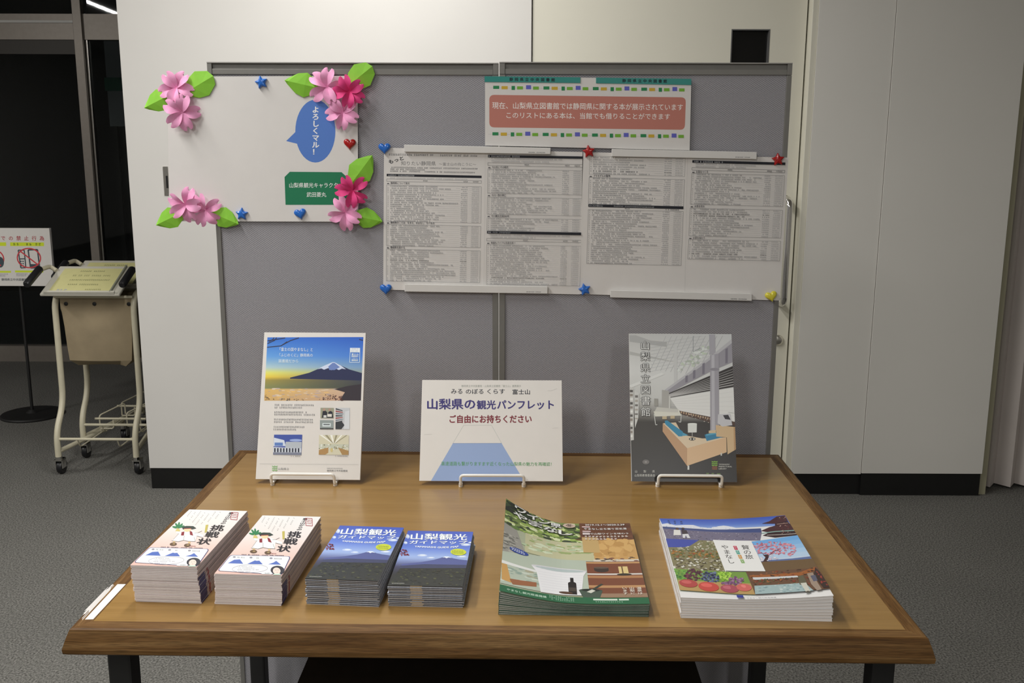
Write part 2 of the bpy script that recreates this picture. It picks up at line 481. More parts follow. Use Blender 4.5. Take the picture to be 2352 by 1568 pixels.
    def build(s, name, parent, surf, nrm, matname='ink_matte', step=6e-6):
        vs = [];
        for (u, v), k, lf in zip(s.v, s.k, s.l):
            p = surf(u, v); n = nrm(u, v) if callable(nrm) else nrm
            vs.append(Vector(p) + Vector(n) * ((1.2e-4 if s.grid else 4e-5) + step * k + lf))
        me = bpy.data.meshes.new(name); me.from_pydata([tuple(p) for p in vs], [], s.f)
        a = me.color_attributes.new('ink', 'FLOAT_COLOR', 'POINT')
        a.data.foreach_set('color', [x for c in s.c for x in (*c, 1.0)])
        me.materials.append(MATS[matname]); me.update()
        return link(name, me, parent)

def inside(x, y, poly):
    r = False; j = len(poly) - 1
    for i in range(len(poly)):
        (xi, yi), (xj, yj) = poly[i], poly[j]
        if (yi > y) != (yj > y) and x < (xj - xi) * (y - yi) / (yj - yi) + xi: r = not r
        j = i
    return r
def clip(pts, ax, lim, sg):
    out = []
    for i in range(len(pts)):
        a, b = pts[i - 1], pts[i]
        da, db = (a[ax] - lim) * sg, (b[ax] - lim) * sg
        if (da >= 0) != (db >= 0):
            t = da / (da - db); out.append((a[0] + (b[0] - a[0]) * t, a[1] + (b[1] - a[1]) * t))
        if db >= 0: out.append(b)
    return out


# ================================================================== the room
WY = 1.655          # white wall and door behind the partition
RY = 1.612          # wall panels right of the door
GY = 4.05           # glazed wall of the dark lobby

fl = struct(MB().box(-6, 4, -7, GY + 3, -0.05, 0).build('floor', M_CARPET))
fl['label'] = 'grey flecked loop carpet floor'
ce = struct(MB().box(-6, 4, -7, GY + 0.1, CEIL, CEIL + 0.05).build('ceiling', M_PLASTER))
struct(MB().box(-6.1, -6, -7, GY, 0, CEIL).build('wall_left', M_WALL))
struct(MB().box(4, 4.1, -7, GY, 0, CEIL).build('wall_right', M_WALL))
struct(MB().box(-6, 4, -7.1, -7, 0, CEIL).build('wall_front', M_WALL))
struct(MB().box(-1.2, 4, GY, GY + 0.1, 0, CEIL).build('wall_back', M_WALL))

seam = ony(1221, 60, WY).x
xl = -1.4185
wl = struct(MB().box(xl, seam, WY, WY + 0.10, 0.086, CEIL).build('wall_back_left', M_WALL, bevel=0.0015))
wl['label'] = 'white wall panel left of the cream door'
a, b = ony(374, 382, WY), ony(388, 449, WY)
pl = MB().box(a.x, b.x + 0.004, WY - 0.003, WY + 0.001, b.z, a.z).build('flush_pull', M_STEEL, wl, bevel=0.001)
pl['label'] = 'brushed metal recessed pull plate'
MB().box(b.x - 0.006, b.x + 0.001, WY - 0.0045, WY - 0.003, b.z + 0.028, a.z - 0.035).build('pull_slot', M_BLACK, pl)
struct(MB().box(xl + 0.003, seam, WY + 0.004, WY + 0.09, 0, 0.086).build('baseboard_left', M_BLACK))

# cream door with a small dark vision panel
d_r = ony(1858, 0, WY).x
w0, w1 = ony(1682, 66, WY), ony(1771, 68, WY)
DY = WY + 0.012
m = MB()
wz0, wz1 = 1.20, w0.z
m.box(seam + 0.004, w0.x, DY, DY + 0.04, 0.01, CEIL - 0.3).box(w1.x, d_r, DY, DY + 0.04, 0.01, CEIL - 0.3)
m.box(w0.x, w1.x, DY, DY + 0.04, 0.01, wz0).box(w0.x, w1.x, DY, DY + 0.04, wz1, CEIL - 0.3)
door = struct(m.build('door_1', M_CREAM)); door['label'] = 'cream sliding door with a small dark window'
MB().box(w0.x, w1.x, DY + 0.022, DY + 0.026, wz0, wz1).build('pane', mat('black_glass', (0.004, 0.004, 0.004), 0.15), door)
fm = MB(); t = 0.004
fm.box(w0.x, w1.x, DY - 0.001, DY + 0.022, wz1 - t, wz1).box(w0.x, w1.x, DY - 0.001, DY + 0.022, wz0, wz0 + t)
fm.box(w0.x, w0.x + t, DY - 0.001, DY + 0.022, wz0 + t, wz1 - t).box(w1.x - t, w1.x, DY - 0.001, DY + 0.022, wz0 + t, wz1 - t)
fm.build('window_frame', mat('grey_rubber_seal', (0.10, 0.10, 0.10), 0.5), door)
h0, h1 = ony(1815, 452, WY - 0.05), ony(1802, 706, WY - 0.05)
hx = (h0.x + h1.x) / 2 - 0.004
MB().tube(arc_path([(hx, DY, h0.z - 0.012), (hx, WY - 0.052, h0.z - 0.012), (hx, WY - 0.052, h1.z + 0.012), (hx, DY, h1.z + 0.012)], 0.028), 0.013, 14).build('pull_handle', M_CHROME, door, smooth=True)
for hz in (h0.z - 0.012, h1.z + 0.012):
    MB().lathe([(0.016, 0), (0.016, -0.004), (0.011, -0.006)], (hx, DY, hz), 'Y', 18).build('handle_rosette', M_STEEL, door, smooth=True)
k = ony(1790, 783, WY - 0.01)
MB().lathe([(0.021, 0), (0.021, -0.005), (0.015, -0.012), (0.013, -0.013)], (k.x, DY, k.z), 'Y', 24).build('lock_cylinder', M_STEEL, door, smooth=True)
struct(MB().box(d_r, d_r + 0.006, DY + 0.02, DY + 0.05, 0, CEIL).build('trim_1', M_BLACK))
jr = ony(1884, 0, RY).x
struct(MB().box(d_r + 0.006, jr, RY + 0.008, WY + 0.06, 0, CEIL).build('trim_2', M_CREAM, bevel=0.002))
struct(MB().box(seam - 0.001, d_r, DY - 0.005, DY + 0.06, CEIL - 0.3, CEIL).build('trim_3', M_WALL))

s2 = (ony(2065, 0, RY).x + ony(1977, 1085, RY).x) / 2
er = (ony(2345, 290, RY).x + ony(2248, 1085, RY).x) / 2
bz = 0.092
w_a = struct(MB().box(jr, s2 - 0.0025, RY + 0.004, RY + 0.10, bz - 0.004, CEIL).build('wall_back_right', M_WALL2))
w_b = struct(MB().box(s2, er, RY, RY + 0.10, bz, CEIL).build('wall_back_right', M_WALL2))
w_b['label'] = 'wide white steel wall panel by the accordion curtain'
w_a['label'] = 'narrow white wall panel beside the door jamb'
struct(MB().box(jr, s2, RY + 0.016, RY + 0.09, 0, bz - 0.004).build('baseboard_right', M_BLACK))
struct(MB().box(s2, er - 0.004, RY + 0.004, RY + 0.09, 0, bz).build('baseboard_right', M_BLACK))
struct(MB().box(er, er + 0.03, RY + 0.02, RY + 0.12, 0, CEIL).build('trim_4', mat('olive_curtain_rail', (0.42, 0.40, 0.28), 0.5)))

# folding accordion curtain, each pleat a panel
ac = thing('accordion_curtain', 'off-white pleated accordion curtain beside the wide wall panel', 'curtain', (er + 0.03, RY + 0.07, 0))
x = 0.0; far = True
M_ACC = mat('pinkish_white_vinyl', (0.62, 0.57, 0.54), 0.5, noise=0.03, nscale=6)
while x < 1.9:
    w = 0.042 if far else 0.040
    y0, y1 = (0.05, 0.0) if far else (0.0, 0.05)
    MB().add([(x, y0, 0.012), (x + w, y1, 0.012), (x + w, y1, 2.5), (x, y0, 2.5), (x, y0 + 0.003, 0.012), (x + w, y1 + 0.003, 0.012), (x + w, y1 + 0.003, 2.5), (x, y0 + 0.003, 2.5)],
             [(0, 1, 2, 3), (7, 6, 5, 4), (0, 4, 5, 1), (1, 5, 6, 2), (2, 6, 7, 3), (3, 7, 4, 0)]).build('pleat', M_ACC, ac)
    x += w; far = not far

# ------------------------------------------------------------------ glazed lobby wall, dark outside
M_ALU = mat('bronze_anodised_frame', (0.30, 0.27, 0.24), 0.4, metal=0.5, noise=0.04)
M_ALUD = mat('dark_bronze_frame', (0.055, 0.050, 0.045), 0.45, metal=0.3)
win = struct(thing('window_1', '', 'x', (0, 0, 0)))
del win['label']; del win['category']
win['label'] = 'tall dark glazed lobby wall with bronze metal mullions'
g = lambda u, v: ony(u, v, GY)
mx0, mx1 = -2.60, -2.548
MB().box(mx0, mx1, GY - 0.05, GY + 0.03, 0.0, CEIL).build('mullion', M_ALU, win, bevel=0.002)
MB().box(mx1 + 0.004, mx1 + 0.014, GY - 0.02, GY + 0.02, 0.0, 2.12).build('door_stile', M_STEEL, win)
tz = [g(100, 33).z, g(100, 51).z, g(100, 92).z, g(100, 125).z]
for (xa, xb) in ((-6, mx0), (mx1, -1.2)):
    MB().box(xa, xb, GY - 0.03, GY + 0.03, tz[2], tz[0]).build('transom', M_ALU, win)
    MB().box(xa, xb, GY - 0.05, GY + 0.02, 0, 0.10).build('sill_rail', M_ALU, win)
    MB().box(xa, xb, GY + 0.0, GY + 0.006, 0.10, tz[2]).build('pane', M_GLASS, win)
    MB().box(xa, xb, GY + 0.0, GY + 0.006, tz[0], CEIL).build('pane', M_GLASS, win)
MB().box(-6, mx0, GY - 0.038, GY - 0.030, tz[1] - 0.007, tz[1] + 0.007).build('transom_highlight', M_WHITEP, win)  # white strip paints the bright highlight line along the transom
MB().box(-6, mx0, GY - 0.02, GY + 0.0, tz[3], tz[2]).build('door_head', M_ALUD, win)
MB().box(-3.46, -3.40, GY - 0.04, GY + 0.03, 0.0, CEIL).build('mullion', M_ALU, win, bevel=0.002)
struct(MB().box(-7, 4, GY + 3.0, GY + 3.1, 0, 4).build('night_backdrop', mat('dark_backdrop', (0.02, 0.02, 0.02), 0.9)))  # added dark backdrop, keeps the view through the glass black as night

nb = thing('notice_stand', 'dim grey notice panel with a dark green band beyond the lobby glass', 'notice stand', (0, 0, 0))
q = lambda u, v: ony(u, v, 5.2)
p0, p1 = q(238, 90), q(300, 290)
MB().box(p0.x, p1.x, 5.2, 5.23, p1.z, p0.z).build('board', mat('dim_grey_board', (0.35, 0.36, 0.37), 0.7), nb)
g0, g1 = q(240, 178), q(300, 209)
MB().box(g0.x, g1.x, 5.195, 5.2, g1.z, g0.z).build('green_band', mat('deep_green_band', (0.01, 0.16, 0.10), 0.6), nb)
for lx in (p0.x + 0.02, p1.x - 0.06):
    MB().box(lx, lx + 0.03, 5.2, 5.23, 0, p1.z).build('leg', M_LEG, nb)

# ------------------------------------------------------------------ ceiling lamps
def ceiling_lamp(x, y, rz, watts, label, width=None):
    t = thing('ceiling_light', label, 'ceiling light', (x, y, CEIL), rz, 'fluorescent ceiling lights')
    MB().prism([(-0.13, 0), (0.13, 0), (0.05, -0.055), (-0.05, -0.055)], 'Y', -0.64, 0.64).build('housing', M_WHITEP, t)
    ld = bpy.data.lights.new('fluorescent_tube_light', 'AREA')
    ld.shape = 'RECTANGLE'; ld.size = width or LAMP_W; ld.size_y = 1.2; ld.energy = watts; ld.color = LAMP_COL
    lo = bpy.data.objects.new('fluorescent_tube_light', ld); COL.objects.link(lo); lo.parent = t; lo.location = (0, 0, -0.06)
for (lx, ly, lw, lab) in LAMPS:
    ceiling_lamp(lx, ly, 0.0, lw, lab)
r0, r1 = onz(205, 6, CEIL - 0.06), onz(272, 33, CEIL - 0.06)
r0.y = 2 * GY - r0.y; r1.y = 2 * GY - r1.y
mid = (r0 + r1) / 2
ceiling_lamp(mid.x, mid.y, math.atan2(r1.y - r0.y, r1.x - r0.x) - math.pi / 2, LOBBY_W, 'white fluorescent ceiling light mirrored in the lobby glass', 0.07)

# ================================================================== the table
TX, TY, TA, TW, TD, TZ = -0.5715, -0.8428, -0.0125, 1.1708, 0.8073, 0.70
table = thing('wooden_table', 'wooden table with pale laminate top and worn dark edge in front of the partition', 'table', (TX, TY, 0), TA)
TI = 0.022
MB().box(TI, TW - TI, TI, TD - TI, TZ - 0.025, TZ).build('tabletop', M_TOP, table)
prof = [(-TI, 0.0004), (-0.002, 0.0004), (0.0008, -0.0012), (0.0055, -0.014), (0.0095, -0.027), (0.0088, -0.033), (0.004, -0.0365), (-TI, -0.0375)]
corn = [(0, 0), (TW, 0), (TW, TD), (0, TD)]; sg = [(-1, -1), (1, -1), (1, 1), (-1, 1)]
for i in range(4):
    j = (i + 1) % 4; vs = []
    for c in (i, j):
        for (o, z) in prof: vs.append((corn[c][0] + sg[c][0] * o, corn[c][1] + sg[c][1] * o, TZ + z))
    n = len(prof)
    fs = [(k, (k + 1) % n, n + (k + 1) % n, n + k) for k in range(n)] + [tuple(range(n)), tuple(range(2 * n - 1, n - 1, -1))]
    o = MB().add(vs, fs).build('edge_rim', M_RIM if i % 2 == 0 else M_RIMY, table)
    o['label'] = 'dark worn rounded hardwood edge strip'
def tl(u, v, y):   # world point at depth y -> table frame
    p = ony(u, v, y); return table_inv @ p
table_inv = (Matrix.Translation((TX, TY, 0)) @ Matrix.Rotation(TA, 4, 'Z')).inverted()
for (lx0, lx1, ly) in ((0.019, 0.054, 0.06), (1.122, 1.156, 0.06), (0.030, 0.062, 0.70), (1.112, 1.144, 0.70)):
    MB().box(lx0, lx1, ly, ly + 0.034, 0.012, TZ - 0.0385).build('leg', M_LEG, table, bevel=0.004)
    MB().lathe([(0.016, 0), (0.016, 0.008), (0.010, 0.012)], ((lx0 + lx1) / 2, ly + 0.017, 0), 'Z', 14).build('leg_glide', M_RUBBER, table)
for lx in (0.028, 1.13):
    MB().box(lx, lx + 0.02, 0.095, 0.70, TZ - 0.075, TZ - 0.0385).build('side_apron', M_LEG, table)
MB().box(0.064, 1.11, 0.705, 0.725, TZ - 0.075, TZ - 0.0385).build('rear_apron', M_LEG, table)
s0, s1 = table_inv @ onz(683, 1568, 0.5), table_inv @ onz(1612, 1568, 0.5)
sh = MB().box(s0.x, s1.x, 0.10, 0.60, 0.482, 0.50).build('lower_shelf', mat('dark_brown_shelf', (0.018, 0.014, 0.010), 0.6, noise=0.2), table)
for hx_ in (s0.x, s1.x - 0.012):
    for hy in (0.45, 0.57): MB().box(hx_, hx_ + 0.012, hy, hy + 0.02, 0.50, TZ - 0.0255).build('shelf_hanger', M_LEG, table)
# strip of white tape torn along the left edge
def tp(u, v, z=TZ + 0.0007): return table_inv @ onz(u, v, z)
def thin(pts, name, m, parent, t=0.0003):
    P = [Vector(p) for p in pts]; n = len(P)
    return MB().add(P + [p - Vector((0, 0, t)) for p in P], [tuple(range(n)), tuple(range(2 * n - 1, n - 1, -1))] + [(i, (i + 1) % n, n + (i + 1) % n, n + i) for i in range(n)]).build(name, m, parent)
o = thin([tp(270, 1341), tp(289, 1341), tp(214, 1421.5), tp(195, 1422)], 'tape_strip', M_PAPER, table); o['label'] = 'white paper tape on the tabletop'
for i in range(9):
    a = random.uniform(0, 0.25); b_ = random.uniform(0.7, 1.0); e = i / 9.0
    L = lambda t, s_: (255 + 12 * s_ + (173 + 16 * s_ - 255 - 12 * s_) * t, 1340 + 84 * t)
    thin([tp(*L(a, e)), tp(*L(a + .01, e + 0.075)), tp(*L(b_, e + 0.085)), tp(*L(b_, e))], 'tape_shred', M_PAPER, table)

# ================================================================== partition panels
def partition(x0, x1, top, label, lw, rw, lt, rt):
    t = thing('partition_panel', label, 'partition', ((x0 + x1) / 2, 0, 0), 0, 'grey partition panels')
    a, b = x0 - (x0 + x1) / 2, x1 - (x0 + x1) / 2
    MB().box(a + lw, b - rw, 0.004, 0.026, 0.10, top - 0.0245).build('fabric_panel', M_FABRIC, t)
    MB().box(a, a + lw, 0.0, 0.03, 0.02, top - 0.025).build('stile', M_FRAME, t, bevel=0.0008)
    MB().box(b - rw, b, 0.0, 0.03, 0.02, top - 0.025).build('stile', M_FRAME, t, bevel=0.0008)
    r = MB().box(a + lt, b - rt, 0.001, 0.029, top - 0.0245, top - 0.0135).build('top_rail', M_FRAME, t, bevel=0.0008)
    MB().box(a + lt, b - rt, 0.007, 0.023, top - 0.0135, top - 0.002).build('rail_channel', M_FRAME, r)
    MB().box(a, b, -0.001, 0.031, top - 0.002, top).build('rail_cap', M_FRAMEL, r)
    MB().box(a, a + lt, 0.0, 0.03, top - 0.0245, top - 0.002).build('corner_cap', M_FRAME, t, bevel=0.0006)
    MB().box(b - rt, b, 0.0, 0.03, top - 0.0245, top - 0.002).build('corner_cap', M_FRAME, t, bevel=0.0006)
    MB().box(a + lw, b - rw, 0.001, 0.029, 0.05, 0.10).build('bottom_rail', M_FRAME, t)
    for fx in (a + 0.02, b - 0.06):
        MB().prism([(-0.18, 0), (0.21, 0), (0.21, 0.012), (0.03, 0.03), (0.0, 0.03), (-0.18, 0.012)], 'X', fx, fx + 0.04).build('foot', M_FRAME, t)
    return t
partition(-0.597, 0.0022, 1.5195, 'grey fabric partition panel bearing the flower-trimmed poster', 0.010, 0.0125, 0.0095, 0.011)
partition(0.0042, 0.6055, 1.5215, 'grey fabric partition panel behind the right-hand book list, nearest the door', 0.0125, 0.010, 0.0115, 0.0095)

# ================================================================== standing sign in the lobby
SY = 2.72
base = onz(75, 953, 0.0)
sg_ = thing('sign_stand', 'white prohibition notice on a black pole with round base in the lobby', 'sign', (base.x, base.y, 0))
MB().lathe([(0.150, 0), (0.152, 0.006), (0.146, 0.012), (0.03, 0.016), (0.012, 0.03)], (0, 0, 0), 'Z', 40).build('base', M_LEG, sg_, smooth=True)
sb = ony(130, 655, base.y); st = ony(118, 523, base.y - 0.0)
MB().tube([(0, 0, 0.016), (0, 0, st.z - 0.06)], 0.0075, 12).build('pole', M_LEG, sg_, smooth=True)
bw = ony(130, 590, base.y - 0.02).x - base.x + 0.012
bx0, bx1 = -bw - 0.03, ony(121, 590, base.y - 0.02).x - base.x
z0, z1 = sb.z, st.z
bd = MB().box(bx0, bx1, -0.030, -0.010, z0, z1).build('sign_board', M_FOAM, sg_, bevel=0.001)
# printed face, drawn in enlarged-crop coordinates (origin 0,490; 7.128 x)
K = 7.128
cv = Canvas([(K * -75, 232), (835, 232), (890, 1190), (K * -70, 1190)], (176, 163, 160))
RED = (140, 50, 55); YEL = (170, 170, 30); DK = (50, 55, 60)
for i, ch in enumerate('図書館内での禁止行為'):
    xx = 715 - (9 - i) * 122
    cv.text(ch, [(xx - 38, 355), (xx + 38, 355), (xx + 38, 435), (xx - 38, 435)], RED, 0.02, em=True)
cv.rect(212, 462, 745, 522, YEL); cv.rect(-560, 462, 148, 522, YEL)
cv.marks(262, 492, 420, 492, (60, 70, 20), 36, 56, 0.6, 0); cv.marks(465, 492, 570, 492, (60, 70, 20), 36, 52, 0.6, 0); cv.marks(612, 492, 720, 492, (60, 70, 20), 36, 52, 0.6, 0)
cv.line([(335, 590), (430, 590), (445, 880), (365, 885)], 18, DK, True); cv.line([(350, 735), (440, 732)], 18, DK)
for r_ in range(3):
    for c_ in range(2): cv.rect(362 + 32 * c_, 765 + 38 * r_, 384 + 32 * c_, 785 + 38 * r_, DK)
cv.line([(492, 585), (640, 580), (665, 880), (520, 885)], 22, DK, True); cv.rect(520, 820, 662, 880, DK)
cv.ring(500, 720, 185, 160, 20, (165, 45, 50)); cv.line([(370, 610), (640, 830)], 20, (165, 45, 50))
cv.ring(-85, 735, 185, 160, 20, (165, 45, 50)); cv.ell(40, 790, 60, 90, DK); cv.rect(-20, 560, 15, 760, DK); cv.line([(-210, 620), (50, 850)], 20, (165, 45, 50))
cv.rect(270, 928, 720, 960, YEL); cv.rect(-560, 935, 205, 965, YEL)
cv.marks(290, 985, 690, 985, (120, 110, 115), 22); cv.marks(290, 1012, 600, 1012, (120, 110, 115), 22); cv.marks(-300, 990, 170, 990, (120, 110, 115), 22); cv.marks(-300, 1018, 120, 1018, (120, 110, 115), 22)
cv.text('静岡県立中央図書館', (48, 1060, 455, 1102), DK, 0.01)
cv.build('sign_print', bd, lambda u, v: (bx0 + (bx1 - bx0) * u, -0.030, z1 + (z0 - z1) * v), (0, -1, 0))

# ================================================================== book trolleys
def trolley():
    FY = 1.82                                     # front casters
    fl_, fr_ = onz(132, 1092, 0), onz(308, 1098, 0)
    x0, x1 = fl_.x + 0.006, fr_.x
    cx = (x0 + x1) / 2
    t = thing('book_trolley', 'cream tubular book trolley with beige canvas bag, the nearer of two', 'trolley', (cx, FY, 0))
    a, b = x0 - cx, x1 - cx
    D = 0.47; F = 0.085; TP = 0.085               # rear casters sit closer together so that trolleys nest
    ztop = 0.745
    def caster(sx, y0):
        w = MB().lathe([(0.010, -0.010), (0.029, -0.010), (0.031, -0.004), (0.031, 0.004), (0.029, 0.010), (0.010, 0.010)], (sx, y0 + 0.02, 0.031), 'X', 20).build('caster', M_RUBBER, t, smooth=True)
        MB().box(sx - 0.016, sx - 0.012, y0 - 0.004, y0 + 0.03, 0.028, 0.066).box(sx + 0.012, sx + 0.016, y0 - 0.004, y0 + 0.03, 0.028, 0.066).box(sx - 0.016, sx + 0.016, y0 - 0.012, y0 + 0.03, 0.062, 0.068).lathe([(0.014, 0.066), (0.014, 0.08)], (sx, y0, 0), 'Z', 12).build('fork', M_CHROME, w)
    for sx, s_ in ((a, 1), (b, -1)):
        MB().tube(arc_path([(sx, 0, 0.075), (sx, 0, 0.185), (sx, F, 0.29), (sx, F, ztop), (sx, F + 0.14, ztop + 0.015)], 0.09, 7), 0.0125, 12).build('leg', M_CART, t, smooth=True)
        caster(sx, 0.0); caster(sx + s_ * TP, D)
        MB().tube(arc_path([(sx, 0.0, 0.10), (sx + s_ * TP, D, 0.10), (sx + s_ * TP, D, 0.075)], 0.02), 0.010, 10).build('side_rail', M_CART, t, smooth=True)
    MB().tube([(a, 0.0, 0.155), (b, 0.0, 0.155)], 0.006, 8).build('cross_rail', M_CART, t, smooth=True)
    MB().tube([(a + TP, D, 0.11), (b - TP, D, 0.11)], 0.006, 8).build('cross_rail', M_CART, t, smooth=True)
    MB().tube([(a + 0.05, 0.26, 0.17), (b - 0.05, 0.26, 0.17)], 0.005, 8).build('cross_rail', M_CART, t, smooth=True)
    for xx in (a + 0.085, b - 0.075):
        MB().tube(arc_path([(xx, 0.0, 0.155), (xx, 0.02, 0.115), (xx, D - 0.02, 0.115), (xx, D, 0.11)], 0.02), 0.003, 6).build('rack_wire', M_CART, t, smooth=True)
    for xx, yy in ((a + 0.07, 0.26), (b - 0.15, 0.30)):
        MB().tube(arc_path([(xx, yy, 0.125), (xx, yy, 0.185), (xx + 0.075, yy + 0.10, 0.215), (xx + 0.075, yy + 0.10, 0.165)], 0.012), 0.003, 6).build('wire_hook', M_CART, t, smooth=True)
        MB().tube(arc_path([(xx, yy, 0.125), (xx + 0.06, yy, 0.125), (xx + 0.06, yy, 0.17)], 0.012), 0.003, 6).build('wire_hook', M_CART, t, smooth=True)
    # canvas bag: open box narrowing at the bottom
    m = MB(); y0, y1 = F + 0.005, F + 0.17; zt, zb = ztop - 0.012, 0.445
    rows = [(zt, 0.020, 0.0), (zt - 0.045, 0.020, 0.0), (zt - 0.06, 0.024, -0.004), (zt - 0.12, 0.030, -0.016), (zt - 0.20, 0.034, -0.022), (zb + 0.025, 0.040, -0.014), (zb, 0.066, 0.02)]
    vs = []
    for (z, ins, bul) in rows:
        A, B = a + ins, b - ins + 0.014
        n = 6
        for k in range(n): vs.append((A + (B - A) * k / n, y0 + bul * math.sin(math.pi * k / n) + (0.02 if z == zb else 0), z))
        for k in range(n): vs.append((B, y0 + (y1 - y0) * k / n, z))
        for k in range(n): vs.append((B - (B - A) * k / n, y1, z))
        for k in range(n): vs.append((A, y1 - (y1 - y0) * k / n, z))
    R = 24
    m.add(vs, [(i * R + k, i * R + (k + 1) % R, (i + 1) * R + (k + 1) % R, (i + 1) * R + k) for i in range(len(rows) - 1) for k in range(R)] + [tuple(range(R * (len(rows) - 1), R * len(rows)))])
    bag = m.build('canvas_bag', M_BAG, t, smooth=True)
    for xx in (a + 0.045, 0.0, b - 0.02):
        MB().lathe([(0.008, 0.0), (0.008, -0.003), (0.004, -0.004)], (xx, y0 - 0.001, zt - 0.024), 'Y', 12).build('snap_button', M_BLACK, bag)
    MB().tube([(a, F, zt + 0.006), (b, F, zt + 0.006)], 0.006, 8).build('bag_rail', M_CART, t, smooth=True)
    # sloping document tray: front edge low, rear edge high
    ya, za, yb, zb2 = F - 0.062, ztop + 0.014, F + 0.14, ztop + 0.104
    nrm = Vector((0, -(zb2 - za), yb - ya)).normalized()
    A, B = a - 0.030, b - 0.030
    P = lambda x_, k, h=0.0: Vector((x_, ya + (yb - ya) * k, za + (zb2 - za) * k)) + nrm * h
    tray = MB().quadbox([P(A, 0), P(B, 0), P(B, 1), P(A, 1)], nrm, 0.012).build('document_tray', M_CARTW, t, bevel=0.004)
    MB().quadbox([P(A + 0.02, 0.0, 0.010), P(B - 0.02, 0.0, 0.010), P(B - 0.02, 0.05, 0.010), P(A + 0.02, 0.05, 0.010)], nrm, 0.010).build('tray_lip', M_CARTW, tray)
    MB().quadbox([P(B - 0.042, 0.03, 0.010), P(B - 0.036, 0.03, 0.010), P(B - 0.036, 0.97, 0.010), P(B - 0.042, 0.97, 0.010)], nrm, 0.010).build('tray_guide', mat('grey_green_plastic', (0.25, 0.26, 0.20), 0.5), tray)
    sh_ = MB().quadbox([P(A + 0.03, 0.07, 0.001), P(B - 0.046, 0.07, 0.001), P(B - 0.046, 0.90, 0.001), P(A + 0.03, 0.90, 0.001)], nrm, 0.0006).build('notice_sheet', mat('pale_yellow_paper', (0.66, 0.63, 0.30), 0.6, noise=0.02), tray)
    c = Canvas([(0, 0), (100, 0), (100, 100), (0, 100)], (200, 195, 150))
    for i, (q0, q1) in enumerate(((30, 72), (22, 88), (22, 90), (24, 80))):
        c.marks(q0, 12 + 19 * i, q1, 12 + 19 * i, (120, 118, 60), 5.5, 3.2, seed=i)
    c.marks(58, 90, 90, 90, (120, 118, 60), 5, 3.0, seed=9); c.marks(12, 93, 32, 93, (140, 140, 120), 9, 6, seed=5)
    sp_ = c.build('sheet_print', sh_, lambda u, v: P(A + 0.03 + (B - A - 0.076) * u, 0.90 - 0.83 * v, 0.0012), nrm)
    sp_['kind'] = 'stuff'
    for xg, s_ in ((A - 0.028, -1), (B + 0.030, 1)):
        MB().tube(arc_path([(xg - s_ * 0.03, yb - 0.04, zb2 - 0.015), (xg, yb - 0.03, zb2 + 0.002), (xg, ya + 0.07, za + 0.088)], 0.02), 0.009, 10).build('handle_arm', M_CART, t, smooth=True)
        MB().tube([(xg, ya + 0.083, za + 0.092), (xg, ya + 0.078, za + 0.091), (xg, ya - 0.035, za + 0.045), (xg, ya - 0.042, za + 0.042)], [0.012, 0.0155, 0.0155, 0.011], 14).build('hand_grip', M_RUBBER, t, smooth=True)
    return t
tr = trolley()
def copy_tree(o, parent=None):
    c = o.copy(); COL.objects.link(c); c.parent = parent
    for ch in list(o.children): copy_tree(ch, c)
    return c
tr2 = copy_tree(tr); tr2.location = tr.location + Vector((0.012, 0.215, 0.0))
tr['group'] = tr2['group'] = 'book trolleys parked in the lobby'
tr2['label'] = 'cream book trolley parked behind the other trolley, mostly hidden by the white wall'

# ================================================================== what hangs on the partition
class Crop:
    """enlarged-photo coordinates -> photo pixels"""
    def __init__(s, x, y, k): s.x, s.y, s.k = x, y, k
    def px(s, p): return (s.x + p[0] / s.k, s.y + p[1] / s.k)
    def cr(s, p): return ((p[0] - s.x) * s.k, (p[1] - s.y) * s.k)
def sheet(name, label, cat, quad_px, y, t=0.0004, m=None, group=None):
    """flat sheet on the partition from its four photo corners (TL TR BR BL); the Empty stands at its lower edge"""
    P = [ony(u, v, y) for (u, v) in quad_px]
    org = (P[2] + P[3]) / 2
    o = thing(name, label, cat, org, 0, group)
    Q = [p - org for p in P]
    MB().quadbox(Q, (0, -1, 0), t).build('paper', m or M_PAPER, o)
    def surf(u, v):
        return Q[0] * (1 - u) * (1 - v) + Q[1] * u * (1 - v) + Q[2] * u * v + Q[3] * (1 - u) * v
    return o, surf
NY = (0, -1, 0)

# ---- poster with speech bubble and green name tag
C1 = Crop(300, 120, 3.5633)
quad = [(384, 176), (821, 174), (823, 509), (389, 508)]
poster, sf = sheet('poster', 'white poster with blue speech bubble and green name tag, trimmed with paper flowers', 'poster', quad, -0.0020)
cv = Canvas([C1.cr(p) for p in quad], (190, 185, 181))
BLUE = (70, 104, 166)
bub = [(1510 + 165 * math.cos(2 * math.pi * i / 40), 640 + 256 * math.sin(2 * math.pi * i / 40)) for i in range(40)]
cv.poly(bub, BLUE); cv.poly([(1270, 720), (1352, 640), (1372, 745)], BLUE)
cv.vtext('よろしくマル！', (1512, 436), (1512, 836), 62, (225, 225, 230), 0.035)
cv.poly([(1300, 972), (1725, 975), (1775, 1020), (1775, 1245), (1265, 1245), (1257, 1015)], (18, 100, 66))
cv.text('山梨県観光キャラクター', (1296, 1062, 1735, 1104), (215, 215, 205), 0.006)
cv.text('武田菱丸', (1438, 1140, 1600, 1180), (215, 215, 205), 0.006)
cv.build('poster_print', poster, sf, NY)

